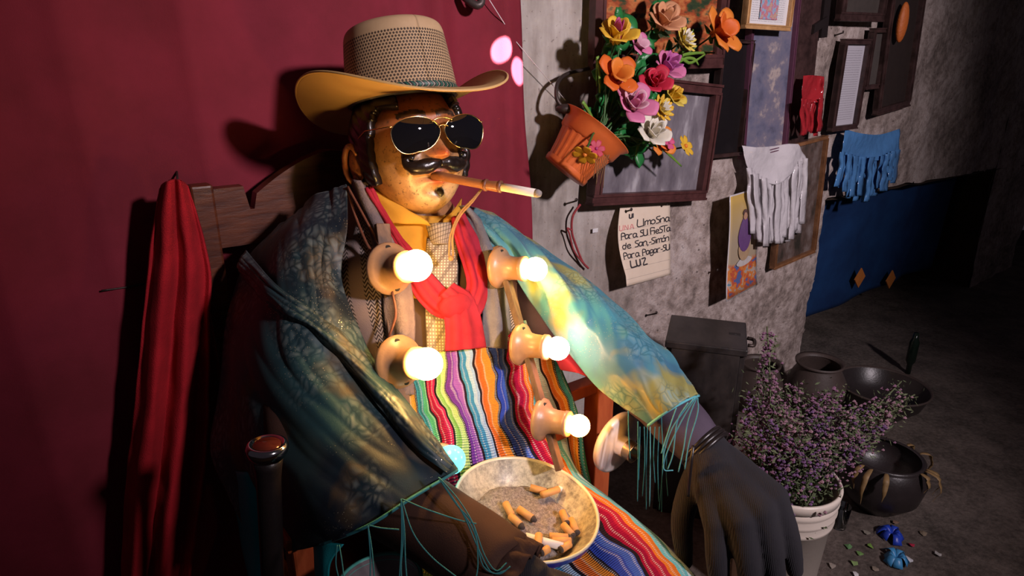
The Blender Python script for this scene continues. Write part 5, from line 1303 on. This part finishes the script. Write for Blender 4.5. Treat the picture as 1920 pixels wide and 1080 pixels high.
# ------------------------------------------------------------------ dim things on the floor
def build_floor_things():
    black = plain('black_clay', (.02, .015, .015), .35, var=.3); brown = plain('brown_clay', (.045, .03, .025), .6, var=.3)
    b = Pz(1645, 770, 0); t = thing('black_bowl', b, 'shiny black basin on the floor by the wall recess', 'bowl')
    MB().lathe([(0, .005), (.10, 0), (.16, .06), (.185, .13)], b, Z, 48).build('outer_wall', black, t); MB().lathe([(.183, .13), (.155, .065), (.09, .02), (0, .018)], b, Z, 48).build('inner_wall', black, t)
    MB().lathe([(.18, .126), (.186, .134), (.192, .13), (.186, .122)], b, Z, 48).build('rim', brown, t)
    p = Pz(1702, 700, 0); tag(MB().lathe([(.012, 0), (.012, .05), (.022, .07), (.022, .17), (.014, .19), (.012, .22)], V((p.x, p.y, .0)), Z, 20, True).build('dark_bottle', plain('dark_green_glass', (.006, .012, .008), .15)), 'dark slim bottle standing by the black basin', 'bottle')
    for i, (x, y, r, lab) in enumerate(((1522, 768, .12, 'squat dark clay pot behind the purple sprays, next to the box'), (1415, 770, .10, 'small dark clay pot right behind the black box'))):
        b = Pz(x, y, 0); t = thing('clay_pot', b, lab, 'pot')
        MB().lathe([(0, 0), (r * .6, 0), (r, .09), (r * 1.0, .15), (r * .75, .21), (r * .72, .23)], b, Z, 36).build('pot_wall', brown, t); MB().lathe([(r * .70, .225), (r * .74, .235), (r * .84, .24), (r * .82, .228)], b, Z, 36).build('pot_rim', brown, t)
    rnd = random.Random(9)
    b = Pz(1640, 945, 0) ; b.z = 0
    t = thing('dark_planter', b, 'round dark planter with dry golden leaves beside the bucket', 'planter')
    MB().lathe([(0, 0), (.07, 0), (.125, .06), (.14, .13), (.12, .19), (.11, .20)], b, Z, 40).build('pot_wall', black, t); MB().lathe([(.108, .2), (.114, .205), (.122, .2), (.105, .12), (0, .1)], b, Z, 40).build('pot_rim', black, t)
    gm = plain('dry_gold_leaf', (.20, .12, .045), .6, var=.4)
    for k in range(8):
        a = -2.6 + .42 * k + rnd.uniform(-.3, .3); d = V((math.cos(a), math.sin(a), 0)); o_ = b + d * .115 + Z * .20; sd = d.cross(Z); l = rnd.uniform(.10, .22)
        g = [[o_ + d * (l * .35 * math.sin(v * 2.2)) + Z * (l * (.25 * v - .8 * v * v)) + sd * (u * .009 * math.sin(math.pi * (.1 + .9 * v))) + d * (.004 * math.cos(v * 40)) for u in (-1, 0, 1)] for v in [j / 9 for j in range(10)]]
        MB().grid(g).build('leaf', gm, t, thick=.001)
    b = Pz(1572, 988, 0); t = thing('glass_tumbler', b, 'small clear glass tumbler on the floor beside the white bucket', 'glass')
    n = N('clear_glass'); gm = n.set(Base_Color=(.85, .95, .9), Roughness=.03, Transmission_Weight=1.0, IOR=1.45)
    MB().lathe([(0, .004), (.022, .002), (.028, .085), (.0265, .085), (.0205, .010), (0, .010)], b, Z, 28).build('tumbler_wall', gm, t)
    blue = plain('blue_ribbon', (.015, .05, .42), .4, var=.2); lb = plain('light_blue_ribbon', (.05, .25, .5), .4, var=.2)
    for (x, y, m, lab) in ((1672, 1005, blue, 'dark blue ribbon bow lying on the floor'), (1680, 1050, lb, 'light blue ribbon scrap lying on the floor')):
        c = Pz(x, y, .006); t = thing('ribbon_bow', c, lab, 'ribbon', 'ribbon scraps on the floor')
        for k in range(7):
            a = k * .9 + rnd.uniform(-.2, .2); d = V((math.cos(a), math.sin(a), 0)); sd = V((-d.y, d.x, 0)); l = rnd.uniform(.03, .05)
            g = [[c + d * (l * v) + Z * (.022 * math.sin(math.pi * v)) + sd * (u * .010 * (.4 + v)) for u in (-1, 0, 1)] for v in [j / 7 for j in range(8)]]
            MB().grid(g).build('loop', m, t, thick=.001)
    sc = [(1708, 1022, (.35, .01, .04)), (1705, 1050, (.6, .6, .62)), (1612, 1040, (.15, .3, .08)), (1632, 1025, (.16, .3, .05)), (1590, 1025, (.10, .22, .08)), (1605, 1078, (.65, .63, .62)), (1600, 1055, (.2, .3, .1)), (1560, 1062, (.35, .3, .25)), (1642, 1068, (.25, .2, .15)), (1580, 975, (.25, .3, .15)), (1730, 1000, (.2, .15, .1)), (1760, 1040, (.4, .38, .36)), (1680, 980, (.2, .12, .08)), (1625, 1000, (.22, .2, .16))]
    nm = {0: 'crimson', 1: 'bluish white', 2: 'green', 3: 'lime green', 4: 'dull green', 5: 'white', 6: 'olive', 7: 'tan', 8: 'brown', 9: 'moss green', 10: 'dark brown', 11: 'pale grey', 12: 'rust brown', 13: 'khaki'}
    for i, (x, y, c) in enumerate(sc):
        p = Pz(x, y, .004); b = MB(); vs = [p + V((math.cos(a) * rnd.uniform(.006, .016), math.sin(a) * rnd.uniform(.006, .016), rnd.uniform(0, .006))) for a in [k * 1.05 for k in range(6)]]
        b.add(vs + [p + Z * .005], [(k, (k + 1) % 6, 6) for k in range(6)])
        tag(b.build('litter_scrap', plain('scrap_%d' % i, c, .7), None, smooth=False), 'small %s paper or petal scrap on the dirty floor' % nm[i], 'scrap', 'scraps on the floor')
build_floor_things()
